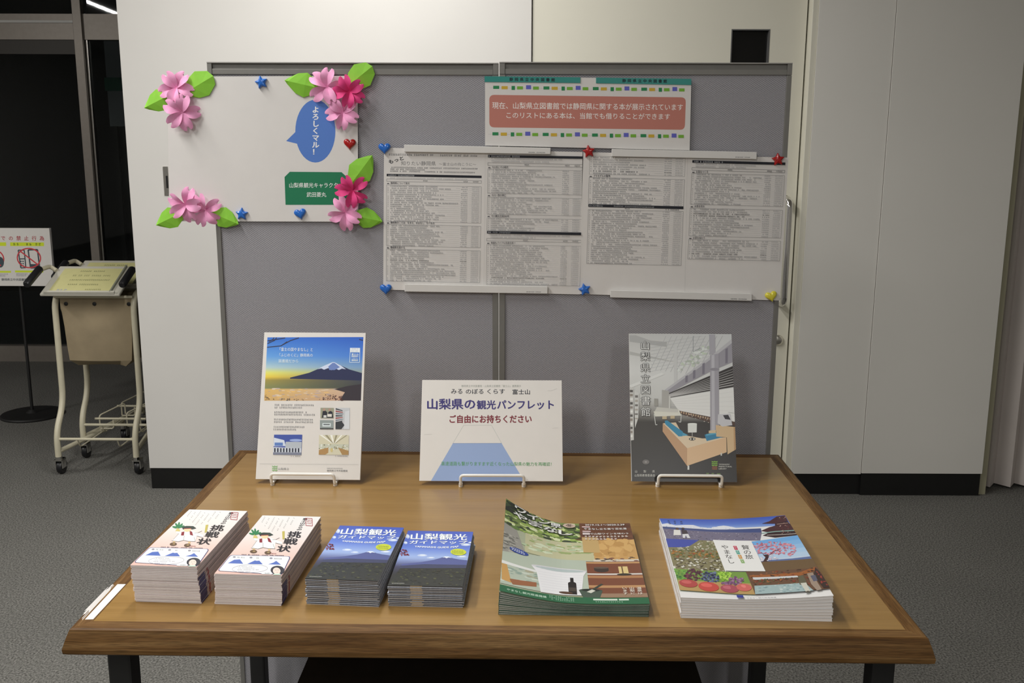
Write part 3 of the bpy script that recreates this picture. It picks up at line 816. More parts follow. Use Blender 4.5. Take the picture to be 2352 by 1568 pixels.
# ---- list banner
quad = [(1114, 176), (1588, 181), (1584, 345), (1114, 334)]
ban, sf = sheet('notice_banner', 'wide white notice with a salmon box and rows of coloured dashes', 'notice', quad, -0.0022)
C2, C3 = Crop(860, 130, 3.92), Crop(1300, 130, 3.92)
cv = Canvas([C2.cr(p) for p in quad], (205, 200, 195))
off = (1300 - 860) * 3.92
TLb, TRb, BRb, BLb = (1033, 343), (1078 + off, 366), (1068 + off, 658), (1033, 636)
cv.rrect([TLb, TRb, BRb, BLb], 45, (178, 112, 98))
cv.text('現在、山梨県立図書館では静岡県に関する本が展示されています', [(1058, 408), (1050 + off, 426), (1050 + off, 484), (1058, 468)], (228, 218, 210), 0.005)
cv.text('このリストにある本は、当館でも借りることができます', [(1182, 498), (930 + off, 512), (930 + off, 566), (1182, 554)], (228, 218, 210), 0.005)
pat = [(0, 52, 0, (35, 120, 70)), (72, 126, 2, (190, 155, 50)), (160, 190, -1, (35, 120, 70)), (208, 260, 2, (110, 160, 50)), (287, 331, -9, (90, 90, 170)), (349, 400, 2, (110, 160, 50))]
for y0, x0 in ((262, 1067), (680, 1060)):
    cv.line([(x0 - 35, y0 + 17), (x0 + 1720, y0 + 17 + 27)], 1.6, (175, 170, 168))
    for r_ in range(4):
        for (a, b, dy, col) in pat:
            xx = x0 + r_ * 441; yy = y0 + (xx - x0) * 0.0125 + dy + 6 * (a / 441)
            h = 36 if (b - a) < 48 else 28
            cv.rect(xx + a, yy, xx + b, yy + h, col)
cv.build('notice_print', ban, sf, NY)

# ---- teal title strips holding the banner
M_TEAL = mat('glossy_teal_tape', (0.035, 0.30, 0.27), 0.18, noise=0.02, coat=0.6)
for (qd, lab, tx) in (([(1113, 175), (1333, 177.5), (1333, 190.5), (1113, 188)], 'glossy teal title strip above the words at the left of the salmon notice', (1170, 178.5, 1278, 187.5)),
                      ([(1369, 178), (1588, 181), (1588, 195), (1369, 191)], 'glossy teal title strip at the right corner of the salmon notice', (1426, 181.5, 1532, 191))):
    o, sf = sheet('title_strip', lab, 'title strip', qd, -0.0036, 0.0012, M_TEAL, 'teal title strips on the notice')
    c = Canvas(qd, (205, 200, 195))
    n = '静岡県立中央図書館'; w = (tx[2] - tx[0]) / len(n)
    for i, ch in enumerate(n):
        x0 = tx[0] + i * w; k = (x0 - qd[0][0]) * 0.012
        c.text(ch, (x0, qd[0][1] + 2.2 + k, x0 + w * 0.72, qd[0][1] + 10.6 + k), (15, 40, 45), 0.03, em=True)
    c.build('lettering', o, sf, NY)

# ---- book lists: two sheets of two columns each
INK = (70, 70, 74); GR = (120, 119, 122); LT = (150, 149, 150); BK = (22, 24, 32)
def rows(cv, L, R, y0, y1, slope, n, seed, bold=()):
    """ruled table of small print between x=L and x=R; L, R are functions of y"""
    rnd = random.Random(seed)
    P = lambda k, y: (L(y) + (R(y) - L(y)) * k, y + (R(y) - L(y)) * k * slope)
    cv.line([P(0, y0), P(1, y0), P(1, y1), P(0, y1)], 2.2, (105, 104, 106), True)
    h = (y1 - y0) / n
    for i in range(n):
        y = y0 + h * (i + 0.5)
        end = rnd.uniform(0.40, 0.66) if rnd.random() < 0.75 else rnd.uniform(0.66, 0.77)
        dark = i in bold
        a, b = P(0.012, y), P(0.03, y); cv.marks(*a, *b, GR, h * 0.55, h * 0.45, seed=seed * 97 + i)
        a, b = P(0.04, y), P(end, y); cv.marks(*a, *b, INK if dark else (126, 125, 127), h * 0.62, h * 0.60, fill=0.8, skip=0.16, seed=seed * 31 + i)
        a, b = P(0.785, y), P(0.865, y); cv.marks(*a, *b, INK if dark else (138, 137, 139), h * 0.55, h * 0.48, skip=0.1, seed=seed * 11 + i)
        a, b = P(0.90, y), P(0.985, y); cv.marks(*a, *b, (140, 139, 140), h * 0.42, h * 0.38, skip=0.05, seed=seed * 5 + i)
        if i:
            yy = y0 + h * i; cv.line([P(end + 0.02, yy), P(0.775, yy)], 1.1, LT); cv.line([P(0.87, yy), P(0.995, yy)], 1.0, LT)
def head(cv, L, R, y0, y1, slope, txt, frac=0.3):
    P = lambda k, y: (L(y) + (R(y) - L(y)) * k, y + (R(y) - L(y)) * k * slope)
    cv.poly([P(0, y0), P(1, y0), P(1, y1), P(0, y1)], BK)
    if txt: cv.text(txt, [P(0.008, y0 + 5), P(frac, y0 + 5), P(frac, y1 - 4), P(0.008, y1 - 4)], (165, 165, 168))
def boxrow(cv, L, R, y0, y1, slope):
    P = lambda k, y: (L(y) + (R(y) - L(y)) * k, y + (R(y) - L(y)) * k * slope)
    cv.line([P(0, y0), P(1, y0), P(1, y1), P(0, y1)], 2.4, (80, 80, 84), True)
    m_ = (y0 + y1) / 2
    for a, b in ((0.385, 0.44), (0.81, 0.87), (0.91, 0.98)): cv.marks(*P(a, m_), *P(b, m_), INK, 11, 11, skip=0)
def sub(cv, L, R, y, slope, txt, w, h=22):
    P = lambda k, yy: (L(yy) + (R(yy) - L(yy)) * k, yy + (R(yy) - L(yy)) * k * slope)
    a = P(0.0, y); cv.rect(a[0] + 4, a[1] + 1, a[0] + 24, a[1] + 9, (60, 60, 66))
    x0 = L(y) + 38
    cv.text(txt, [(x0, y - h / 2), (x0 + w, y - h / 2 + w * slope), (x0 + w, y + h / 2 + w * slope), (x0, y + h / 2)], (62, 62, 68), 0.012)

C4 = Crop(860, 320, 4.126)
quad = [(882, 339), (1338, 349), (1332, 676), (880, 665)]
l1, sf = sheet('book_list', 'two-column printed book list between the blue heart magnets and the red star', 'book list', quad, -0.0012, group='printed book lists')
cv = Canvas([C4.cr(p) for p in quad], (192, 189, 187))
S = 0.020
L = lambda y: 116 - (y - 330) * 0.003; R = lambda y: 1014 - (y - 330) * 0.018
cv.marks(138, 142, 575, 148, INK, 17, 17); cv.marks(622, 150, 985, 156, INK, 17, 17)
cv.text('もっと', [(132, 196), (268, 156), (278, 190), (142, 232)], (40, 40, 44), 0.035)
cv.text('知りたい静岡県', [(252, 204), (580, 206), (580, 248), (252, 242)], (95, 93, 95))
cv.text('～富士山の向こうに～', [(610, 216), (962, 220), (962, 250), (610, 246)], (105, 103, 105))
cv.marks(160, 262, 985, 276, INK, 13, 13); cv.marks(140, 278, 490, 286, INK, 13, 13); cv.marks(150, 296, 975, 312, INK, 13, 13)
head(cv, L, R, 322, 345, S, None); cv.marks(120, 336, 405, 341, (165, 165, 168), 13, 13)
cv.marks(150, 360, 890, 374, LT, 12, 12)
boxrow(cv, L, R, 370, 392, S)
sub(cv, L, R, 408, S, '静岡県について知る', 178)
rows(cv, L, R, 426, 770, S, 18, 11)
sub(cv, L, R, 780, S, '静岡県のことば、なまえ、おはなし、たべもの', 415)
rows(cv, L, R, 798, 1002, S, 11, 12)
sub(cv, L, R, 1016, S, '静岡県を旅する', 135)
rows(cv, L, R, 1032, 1338, S, 16, 13, (5,))
L = lambda y: 1075 - (y - 150) * 0.014; R = lambda y: 1980 - (y - 150) * 0.028
head(cv, L, R, 146, 168, 0.016, None); cv.marks(1082, 158, 1390, 163, (165, 165, 168), 13, 13)
cv.marks(1108, 178, 1795, 192, LT, 13, 13); cv.marks(1108, 202, 1665, 214, LT, 13, 13)
boxrow(cv, L, R, 218, 244, 0.02)
sub(cv, L, R, 260, 0.01, '今川氏とその時代', 156)
rows(cv, L, R, 276, 504, 0.018, 12, 21)
sub(cv, L, R, 522, 0.01, '今川一族の興亡', 138)
rows(cv, L, R, 538, 702, 0.018, 9, 22)
sub(cv, L, R, 718, 0.01, '今川義元生誕500年', 170)
rows(cv, L, R, 735, 858, 0.018, 6, 23)
head(cv, L, R, 860, 884, 0.018, '楽器、バイク、プラモデルなど', 0.25)
cv.marks(1100, 896, 1860, 912, LT, 13, 13); cv.marks(1100, 918, 1530, 926, LT, 13, 13)
boxrow(cv, L, R, 930, 953, 0.02)
sub(cv, L, R, 972, 0.008, '楽器もバイクも生産日本一', 235)
rows(cv, L, R, 988, 1370, 0.018, 20, 24, (16,))
cv.line([(1050, 110), (1035, 1440)], 1.6, (165, 162, 160))
cv.build('list_print', l1, sf, NY)

C5 = Crop(1320, 320, 3.919)
quad = [(1340, 349), (1811, 362), (1791, 690), (1329, 675)]
l2, sf = sheet('book_list', 'two-column printed book list between the red stars and the yellow heart magnet', 'book list', quad, -0.0016, group='printed book lists')
cv = Canvas([C5.cr(p) for p in quad], (192, 189, 187))
L = lambda y: 135 - (y - 150) * 0.029; R = lambda y: 992 - (y - 170) * 0.041
rows(cv, L, R, 150, 312, 0.024, 8, 31, (6,))
sub(cv, L, R, 327, 0.0, 'プラモデルの聖地', 150)
rows(cv, L, R, 340, 580, 0.024, 13, 32)
head(cv, L, R, 580, 604, 0.024, 'みんなの富士山', 0.15)
cv.marks(350, 598, 720, 608, (140, 140, 142), 11, 11)
cv.marks(450, 619, 500, 621, INK, 11, 11, skip=0); cv.marks(815, 629, 940, 632, INK, 11, 11)
rows(cv, L, R, 628, 1115, 0.020, 26, 33)
L = lambda y: 1055 - (y - 185) * 0.048; R = lambda y: 1893 - (y - 210) * 0.060
head(cv, L, R, 186, 208, 0.026, None); cv.marks(1060, 198, 1340, 206, (165, 165, 168), 13, 13)
cv.marks(1085, 218, 1650, 238, LT, 13, 13); cv.marks(1085, 240, 1550, 254, LT, 13, 13)
boxrow(cv, L, R, 252, 274, 0.030)
sub(cv, L, R, 290, 0.01, 'お茶をつくる', 108)
rows(cv, L, R, 302, 580, 0.026, 15, 34)
sub(cv, L, R, 598, 0.01, 'お茶を知る', 90)
rows(cv, L, R, 614, 864, 0.024, 13, 35, (2, 3))
sub(cv, L, R, 882, 0.01, 'お茶を味わう', 106)
rows(cv, L, R, 894, 1072, 0.022, 9, 36, (6,))
cv.line([(1010, 120), (985, 1420)], 1.6, (165, 162, 160))
cv.build('list_print', l2, sf, NY)

# ---- white magnet bars
def bar(quad, label, txt):
    P = [ony(u, v, -0.0095) for (u, v) in quad]; org = (P[2] + P[3]) / 2
    o = thing('magnet_bar', label, 'magnet bar', org, 0, 'white magnet bars')
    Q = [p - org for p in P]
    MB().quadbox(Q, NY, 0.0072).build('bar', M_WHITEP, o, bevel=0.0008)
    def surf(u, v): return Q[0] * (1 - u) * (1 - v) + Q[1] * u * (1 - v) + Q[2] * u * v + Q[3] * (1 - u) * v
    c = Canvas([(0, 0), (300, 0), (300, 19), (0, 19)], (205, 200, 196))
    if txt: c.text('CROWN', (255, 13.4, 268, 16.2), (60, 60, 64), 0.03); c.text('CR-MG300', (271, 13.4, 289, 16.2), (70, 70, 74), 0.02)
    else: c.marks(256, 14.6, 273, 14.6, (80, 80, 84), 2.6, 2.4, skip=0); c.marks(275, 14.6, 288, 14.6, (80, 80, 84), 2.6, 2.4, skip=0)
    c.build('lettering', o, surf, NY)
bar([(928, 332), (1265, 339.5), (1264, 354), (928, 348.5)], 'white magnet bar along the top of the left-hand book list', True)
bar([(1405.5, 342), (1738.5, 349), (1738, 365.5), (1405, 359)], 'white magnet bar along the top of the right-hand book list', False)
bar([(929.5, 652.5), (1258, 658), (1257.5, 674.5), (929, 669.5)], 'white magnet bar along the bottom of the left-hand book list', False)
bar([(1402, 666.5), (1727.5, 674.5), (1727, 691), (1402, 683)], 'white magnet bar along the bottom of the right-hand book list', True)

# ---- heart and star magnets
M_MB = mat('glossy_blue_plastic', (0.022, 0.16, 0.62), 0.22, coat=0.4); M_MR = mat('glossy_red_plastic', (0.42, 0.008, 0.008), 0.22, coat=0.4)
M_MY = mat('glossy_yellow_plastic', (0.80, 0.72, 0.06), 0.25, coat=0.4)
def heart_pts(n=40):
    out = []
    for i in range(n):
        t = 2 * math.pi * i / n
        out.append((16 * math.sin(t) ** 3 / 17.0, (13 * math.cos(t) - 5 * math.cos(2 * t) - 2 * math.cos(3 * t) - math.cos(4 * t) + 2) / 17.0))
    return out
def star_pts():
    P = [Vector((math.cos(math.pi / 2 + math.pi * i / 5) * (1.08 if i % 2 == 0 else 0.56), math.sin(math.pi / 2 + math.pi * i / 5) * (1.08 if i % 2 == 0 else 0.56), 0)) for i in range(10)]
    out = []
    for i in range(10):
        a, b, c = P[i - 1], P[i], P[(i + 1) % 10]; r = 0.16
        p0 = b + (a - b).normalized() * r; p1 = b + (c - b).normalized() * r
        for k in range(4):
            t = k / 3; q = p0 * (1 - t) ** 2 + b * 2 * t * (1 - t) + p1 * t * t; out.append((q.x, q.y))
    return out
def puffed(name, pts, r, h, m, rot):
    ca, sa = math.cos(rot), math.sin(rot); vs = []; n = len(pts)
    rings = [(1.0, 0.0), (1.0, 0.35), (0.96, 0.55), (0.86, 0.75), (0.68, 0.90), (0.42, 0.98), (0.15, 1.0)]
    for (s_, z) in rings:
        for (x, y) in pts: vs.append(((x * ca - y * sa) * r * s_, -z * h, (x * sa + y * ca) * r * s_))
    fs = [(i * n + k, i * n + (k + 1) % n, (i + 1) * n + (k + 1) % n, (i + 1) * n + k) for i in range(len(rings) - 1) for k in range(n)]
    fs += [tuple(range(n)), tuple(range(len(vs) - n, len(vs)))]
    me = MB().add(vs, fs).mesh(name, m); smooth_mesh(me, 1.3); return me
HP, SP = heart_pts(), star_pts()
for (kind, u, v, m_, rot, lab) in (
    ('heart', 883, 341.5, M_MB, 0.02, 'blue heart magnet at the top corner of the left-hand book list'),
    ('heart', 886, 665, M_MB, 0.03, 'blue heart magnet at the bottom corner of the left-hand book list'),
    ('heart', 689.5, 492, M_MB, 0.2, 'blue heart magnet on the bottom edge of the flower-trimmed poster'),
    ('heart', 803, 331.5, M_MR, -0.03, 'red heart magnet right of the speech bubble'),
    ('heart', 1772, 681.5, M_MY, 0.25, 'yellow heart magnet at the corner of the right-hand book list'),
    ('star', 600, 189, M_MB, 0.22, 'blue star magnet at the top edge of the flower-trimmed poster'),
    ('star', 555, 491.5, M_MB, -0.05, 'blue star magnet at the bottom edge of the flower-trimmed poster'),
    ('star', 1343, 665, M_MB, 0.25, 'blue star magnet between the bottom corners of the book lists'),
    ('star', 1352.5, 348, M_MR, 0.15, 'red star magnet between the top corners of the book lists'),
    ('star', 1787.5, 366.5, M_MR, 0.1, 'red star magnet at the outer top corner of the right-hand book list')):
    p = ony(u, v, -0.006)
    o = link(kind + '_magnet', puffed(kind + '_magnet', HP if kind == 'heart' else SP, 0.0135, 0.007, m_, rot), None, (p.x, -0.0026, p.z))
    tag(o, lab, 'magnet', 'heart and star magnets')

# ---- folded paper leaves and cherry blossoms round the poster
M_LEAF = mat('lime_green_paper', (0.26, 0.62, 0.045), 0.7, noise=0.05, nscale=60)
M_PINK = mat('pink_paper', (0.92, 0.40, 0.66), 0.7, noise=0.06, nscale=60); M_HOT = mat('hot_pink_paper', (0.80, 0.055, 0.25), 0.7, noise=0.06, nscale=60)
def leaf(tip, base_, y, label):
    a, b = ony(*C1.px(tip), y), ony(*C1.px(base_), y)
    d = b - a; Ln = d.length; ex = d.normalized(); ez = Vector((-ex.z, 0, ex.x))
    o = thing('paper_leaf', label, 'paper leaf', (a + b) / 2, 0, 'green paper leaves round the poster')
    org = (a + b) / 2
    prof_ = [(0, 0), (0.10, 0.10), (0.36, 0.29), (0.62, 0.36), (0.92, 0.20), (1.0, 0.0)]
    for s_ in (1, -1):
        vs = [];
        for (k, w) in prof_: vs.append(a + ex * (Ln * k) + Vector((0, -0.0030 - 0.002 * math.sin(k * 3.14), 0)) - org)
        for (k, w) in prof_[1:-1]: vs.append(a + ex * (Ln * k) + ez * (s_ * w * Ln) + Vector((0, 0.0002, 0)) - org)
        n = len(prof_)
        top = [0] + list(range(n, n + n - 2)) + [n - 1]
        fs = [(0, 1, top[1])] + [(i, i + 1, top[i + 1], top[i]) for i in range(1, n - 2)] + [(n - 2, n - 1, top[n - 2])]
        k0 = len(vs); vs = vs + [v_ + Vector((0, 0.0006, 0)) for v_ in vs]
        fs2 = fs + [tuple(reversed([i + k0 for i in f])) for f in fs]
        MB().add(vs, fs2).build('leaf_half', M_LEAF, o)
for (tip, bs, y, lab) in (
    ((115, 457), (335, 345), -0.004, 'green paper leaf pointing down-left at the poster\'s top left corner'),
    ((425, 350), (680, 195), -0.005, 'green paper leaf pointing up-right beside the topmost left blossom'),
    ((1262, 230), (1535, 292), -0.005, 'green paper leaf pointing left at the poster\'s top right corner'),
    ((1755, 300), (1980, 115), -0.004, 'green paper leaf overlapping the partition\'s top rail'),
    ((1980, 842), (1808, 1075), -0.004, 'green paper leaf pointing up above the lower hot pink blossom'),
    ((2063, 1384), (1830, 1335), -0.004, 'green paper leaf pointing right at the poster\'s bottom right corner'),
    ((211, 1414), (425, 1310), -0.004, 'green paper leaf pointing left at the poster\'s bottom left corner'),
    ((887, 1406), (665, 1310), -0.005, 'green paper leaf pointing right beside the lower blue star')):
    leaf(tip, bs, y, lab)
def petal_mesh(m):
    nu, nv = 9, 9; vs = []; fs = []
    Lp = 0.0375
    for i in range(nu):
        t = i / (nu - 1)
        w = 0.0132 * (math.sin(math.pi * (0.03 + 0.76 * t)) ** 0.85)
        for j in range(nv):
            s_ = -1 + 2 * j / (nv - 1)
            r = t * Lp * (1 - (0.26 * max(0.0, 1 - abs(s_) * 1.9) + 0.10 * max(0.0, abs(s_) - 0.5)) * t ** 5)
            hgt = 0.002 + 0.011 * math.sin(t * 1.9) + 0.0075 * abs(s_) * math.sin(math.pi * min(1, t * 1.15 + 0.08)) - 0.004 * t * t
            vs.append((r, -hgt, s_ * w))
    for i in range(nu - 1):
        for j in range(nv - 1): fs.append((i * nv + j, i * nv + j + 1, (i + 1) * nv + j + 1, (i + 1) * nv + j))
    me = bpy.data.meshes.new('petal'); me.from_pydata(vs, [], fs); me.materials.append(m); smooth_mesh(me, 0.45)
    return me
PM = {M_PINK: petal_mesh(M_PINK), M_HOT: petal_mesh(M_HOT)}
for (cx, cy, m_, a0, y, sc, lab) in (
    (372, 292, M_PINK, 127, -0.010, 1.0, 'pink paper blossom topmost at the poster\'s left side'),
    (415, 490, M_PINK, 77, -0.016, 1.02, 'pink paper blossom below the topmost one at the poster\'s left side'),
    (1605, 285, M_PINK, 75, -0.011, 1.05, 'pink paper blossom above the speech bubble'),
    (1790, 318, M_HOT, 112, -0.018, 0.95, 'hot pink paper blossom near the partition\'s top rail'),
    (1738, 492, M_PINK, 123, -0.010, 1.0, 'pink paper blossom right of the speech bubble'),
    (1810, 1130, M_HOT, 113, -0.016, 0.98, 'hot pink paper blossom over the end of the green name tag'),
    (1760, 1312, M_PINK, 124, -0.010, 1.02, 'pink paper blossom at the poster\'s bottom right corner'),
    (445, 1248, M_PINK, 72, -0.016, 1.0, 'pink paper blossom at the poster\'s bottom left, above the leaf'),
    (608, 1286, M_PINK, 100, -0.010, 1.0, 'pink paper blossom at the poster\'s bottom left, nearer the blue star')):
    p = ony(*C1.px((cx, cy)), y)
    o = thing('paper_blossom', lab, 'paper flower', (p.x, y + 0.006, p.z), 0, 'paper cherry blossoms round the poster')
    for k in range(5):
        q = link('petal', PM[m_], o); q.rotation_mode = 'YZX'; q.rotation_euler = (math.radians(random.uniform(-16, 16)), -math.radians(a0 - 72 * k + random.uniform(-6, 6)), math.radians(random.uniform(-8, 14))); q.scale = (sc, random.uniform(0.85, 1.2), sc * random.uniform(0.92, 1.06))
    MB().lathe([(0.0025, 0.004), (0.003, 0.0), (0.0018, -0.004)], (0, 0, 0), 'Y', 8).build('flower_eye', m_, o)

# ================================================================== what stands and lies on the table
def grad2(cv, quad, stops, n=18):
    """stops [(t, left colour, right colour)] - a smooth two-way blend"""
    TL, TR, BR, BL = quad; uvs = []; cols = []; fs = []
    Lp = lambda a, b, t: tuple(x + (y - x) * t for x, y in zip(a, b))
    def at(t, k):
        for s0, s1 in zip(stops, stops[1:]):
            if t <= s1[0]: return Lp(s0[k], s1[k], (t - s0[0]) / max(1e-6, s1[0] - s0[0]))
        return stops[-1][k]
    nx = 4
    for i in range(n + 1):
        t = i / n
        for j in range(nx + 1):
            s_ = j / nx
            uvs.append(cv.uv(*Lp(Lp(TL, BL, t), Lp(TR, BR, t), s_))); cols.append(cv.col(Lp(at(t, 1), at(t, 2), s_)))
    for i in range(n):
        for j in range(nx):
            k = i * (nx + 1) + j; fs.append((k, k + 1, k + nx + 2, k + nx + 1))
    cv.raw(uvs, fs, cols)

ZB = TZ + 0.0072
def proj(P):
    d = ROT.T @ (np.array(P) - CAM); return (1176 + FPX * d[0] / d[1], 784 - FPX * d[2] / d[1])
def board(name, label, cat, bl, br, H, lean, th, m, gloss, cv, edge=0.002):
    zb = TZ + 0.0066 + th * math.sin(lean); a, b = onz(*bl, zb), onz(*br, zb)
    W = (b - a).length; rz = math.atan2(b.y - a.y, b.x - a.x); c = (a + b) / 2
    o = thing(name, label, cat, c, rz)
    up = Vector((0, math.sin(lean), math.cos(lean))); nr = Vector((0, -math.cos(lean), math.sin(lean)))
    P = lambda u, v: Vector(((u - 0.5) * W, 0, 0)) + up * (H * (1 - v))
    MB().quadbox([P(0, 0), P(1, 0), P(1, 1), P(0, 1)], nr, th).build('panel' if th > 0.004 else 'cover', m, o, bevel=edge * 0.2)
    cv.build('face_print', o, P, nr, 'ink_gloss' if gloss else 'ink_matte')
    return o, c, rz, W, lean
def easel(label, pxl, pxr, c, rz, lean, th):
    """bent white wire stand under a leaning board"""
    a, b = onz(*pxl, TZ + 0.004), onz(*pxr, TZ + 0.004)
    mx = (a + b) / 2; w = (b - a).length / 2
    o = thing('wire_stand', label, 'display stand', (mx.x, c.y, TZ), rz, 'white wire display stands')
    r = 0.0029; z0 = 0.0032
    lip = MB().tube(arc_path([(-w, 0.02, z0), (-w, -0.012, z0), (-w, -0.017, 0.026), (w, -0.017, 0.026), (w, -0.012, z0), (w, 0.02, z0)], 0.007, 5), r, 10).build('front_lip', M_WIRE, o, smooth=True)
    for sx in (-w, w):
        MB().tube([(sx, 0.02, z0), (sx, 0.13, z0)], r, 10).build('base_wire', M_WIRE, o, smooth=True)
        MB().lathe([(0.0040, 0.0), (0.0040, 0.006), (0.0030, 0.0072)], (sx, -0.006, 0), 'Z', 12).build('rubber_foot', M_WIRE, o, smooth=True)
    k = math.tan(lean); y0 = (th + 0.004) / math.cos(lean) + 0.004
    bp = [(-w, 0.13, z0), (-w, y0 + 0.02 * k, 0.02), (-w, y0 + 0.15 * k, 0.15), (w, y0 + 0.15 * k, 0.15), (w, y0 + 0.02 * k, 0.02), (w, 0.13, z0)]
    MB().tube(arc_path(bp, 0.012, 5), r, 10).build('back_support', M_WIRE, o, smooth=True)
    return o

# ---- left board: mountain photograph and library notice
cv = Canvas([(133, 65), (1092, 61), (1052, 1445), (62, 1443)], (214, 207, 199))
Q = [(163, 112), (1070, 100), (1052, 697), (137, 706)]
grad2(cv, Q, [(0, (45, 105, 190), (40, 90, 180)), (0.30, (95, 150, 205), (70, 120, 195)), (0.48, (175, 195, 190), (120, 150, 180)), (0.56, (225, 215, 95), (140, 150, 140)), (0.64, (225, 185, 55), (110, 105, 90)), (0.66, (160, 140, 60), (60, 62, 75)), (0.80, (125, 128, 80), (58, 60, 58)), (0.82, (215, 170, 90), (200, 170, 150)), (1, (200, 160, 100), (190, 150, 130))], 40)
cv.poly([(380, 487), (560, 440), (640, 405), (720, 366), (780, 338), (800, 339), (880, 378), (940, 405), (1060, 438), (1058, 508), (380, 498)], (32, 38, 72))
cv.poly([(640, 405), (700, 373), (780, 338), (800, 339), (860, 370), (908, 404), (870, 398), (840, 412), (800, 392), (770, 414), (740, 394), (700, 410), (675, 398)], (200, 205, 222))
cv.poly([(740, 380), (780, 345), (800, 345), (850, 385), (800, 412), (750, 412)], (105, 125, 175))
cv.speckle([(150, 590), (850, 590), (700, 690), (150, 690)], [(225, 180, 110), (190, 165, 150), (215, 190, 160), (170, 150, 140)], 60, 12, 34, 3, 0.22)
cv.poly([(800, 592), (930, 560), (1056, 542), (1052, 697), (850, 697), (900, 620)], (48, 40, 46))
cv.speckle([(660, 690), (720, 640), (860, 650), (900, 697)], [(70, 40, 35), (95, 60, 50), (120, 90, 80)], 50, 5, 12, 4)
cv.speckle([(140, 700), (150, 640), (190, 690), (480, 680), (520, 702)], [(110, 80, 40), (80, 75, 70)], 30, 4, 10, 5)
for pts in ([(163, 145), (260, 128), (330, 115)], [(163, 170), (230, 140), (250, 113)], [(160, 205), (290, 190), (380, 140), (460, 113)], [(180, 150), (215, 130), (225, 112)], [(300, 185), (350, 150)], [(1030, 122), (1065, 130)]):
    cv.line(pts, 7, (45, 40, 60))
W_ = (225, 230, 235)
cv.text('「富士の国やまなし」と', (280, 205, 592, 240), W_); cv.text('「ふじのくに」静岡県の', (278, 260, 592, 292), W_); cv.text('図書館だから', (272, 316, 455, 348), W_)
cv.rect(944, 203, 1040, 243, (222, 222, 225)); cv.marks(955, 213, 1030, 213, (160, 160, 170), 8); cv.marks(955, 232, 1030, 232, (160, 160, 170), 8)
cv.line([(946, 243), (1038, 243), (1035, 340), (943, 340)], 5, (205, 215, 230), True)
cv.text('富士山', (960, 254, 1025, 272), W_, 0.02); cv.text('図書資料', (960, 274, 1024, 290), W_, 0.02); cv.text('に関する', (964, 296, 1016, 306), W_); cv.text('連携協定', (960, 310, 1022, 328), W_, 0.02)
tx = (128, 124, 122)
for (x0, y0, x1) in ((238, 744, 622), (236, 768, 500), (234, 812, 556), (234, 834, 632), (232, 880, 605), (232, 904, 605), (230, 950, 552), (228, 974, 452)):
    cv.marks(x0, y0, x1, y0, tx, 15, 15.5, skip=0.05)
# handshake, stacks, desk
cv.rect(671, 768, 797, 866, (150, 146, 122)); cv.poly([(684, 862), (692, 800), (715, 792), (735, 810), (738, 862)], (35, 35, 42)); cv.poly([(738, 862), (745, 808), (765, 796), (785, 806), (792, 862)], (32, 34, 44))
cv.ell(706, 785, 11, 13, (175, 140, 120)); cv.ell(757, 786, 11, 13, (170, 135, 115)); cv.rect(735, 826, 778, 852, (215, 205, 190)); cv.rect(700, 838, 728, 860, (205, 200, 190))
cv.rect(814, 767, 948, 968, (190, 188, 185))
for i in range(9): cv.poly([(814, 770 + i * 22), (880 + (i % 3) * 6, 790 + i * 16), (880, 798 + i * 16), (814, 784 + i * 22)], ((60, 60, 62), (150, 70, 65), (110, 115, 120))[i % 3])
cv.poly([(814, 900), (870, 890), (900, 930), (870, 968), (814, 968)], (50, 52, 54)); cv.poly([(895, 968), (905, 800), (948, 790), (948, 968)], (205, 203, 200))
cv.rect(667, 884, 795, 970, (140, 146, 140)); cv.rect(690, 912, 770, 944, (205, 210, 205)); cv.rect(700, 920, 760, 930, (80, 85, 85)); cv.rect(668, 958, 794, 970, (70, 70, 68))
# building
cv.poly([(234, 1024), (500, 1022), (493, 1214), (226, 1212)], (62, 80, 150)); cv.ell(440, 1075, 60, 12, (150, 165, 205))
cv.poly([(234, 1052), (330, 1075), (345, 1130), (230, 1132)], (205, 208, 215)); cv.poly([(345, 1090), (495, 1090), (493, 1150), (340, 1150)], (175, 178, 180)); cv.rect(240, 1098, 318, 1128, (90, 120, 175))
cv.poly([(228, 1140), (493, 1150), (493, 1190), (227, 1190)], (195, 196, 200))
for i in range(9): cv.rect(236 + i * 28, 1150, 250 + i * 28, 1188, (45, 48, 60))
cv.poly([(227, 1190), (493, 1190), (493, 1214), (226, 1212)], (120, 122, 135))
# reading hall
cv.poly([(660, 1024), (942, 1024), (940, 1210), (657, 1208)], (205, 195, 165))
for i in range(6): cv.poly([(665 + i * 50, 1024), (690 + i * 48, 1024), (790 + i * 6, 1100), (780 + i * 6, 1100)], (150, 140, 110) if i % 2 else (235, 230, 212))
cv.rect(660, 1110, 940, 1150, (190, 188, 165)); cv.speckle([(660, 1110), (940, 1110), (940, 1160), (660, 1160)], [(120, 115, 90), (160, 150, 110), (225, 220, 205)], 40, 6, 12, 8)
cv.poly([(658, 1208), (660, 1165), (750, 1140), (748, 1190), (720, 1208)], (170, 130, 80)); cv.poly([(840, 1140), (940, 1170), (940, 1208), (880, 1208)], (165, 128, 78)); cv.ell(780, 1165, 12, 20, (200, 180, 120))
cv.marks(395, 1225, 490, 1225, tx, 10, 10); cv.marks(815, 1221, 938, 1221, tx, 10, 10)
cv.line([(100, 1298), (1035, 1298)], 2, (170, 165, 160))
for i in range(3):
    y = 1318 + i * 18; cv.line([(218, y), (230, y + 10), (243, y), (255, y + 10), (268, y)], 6, (110, 165, 85))
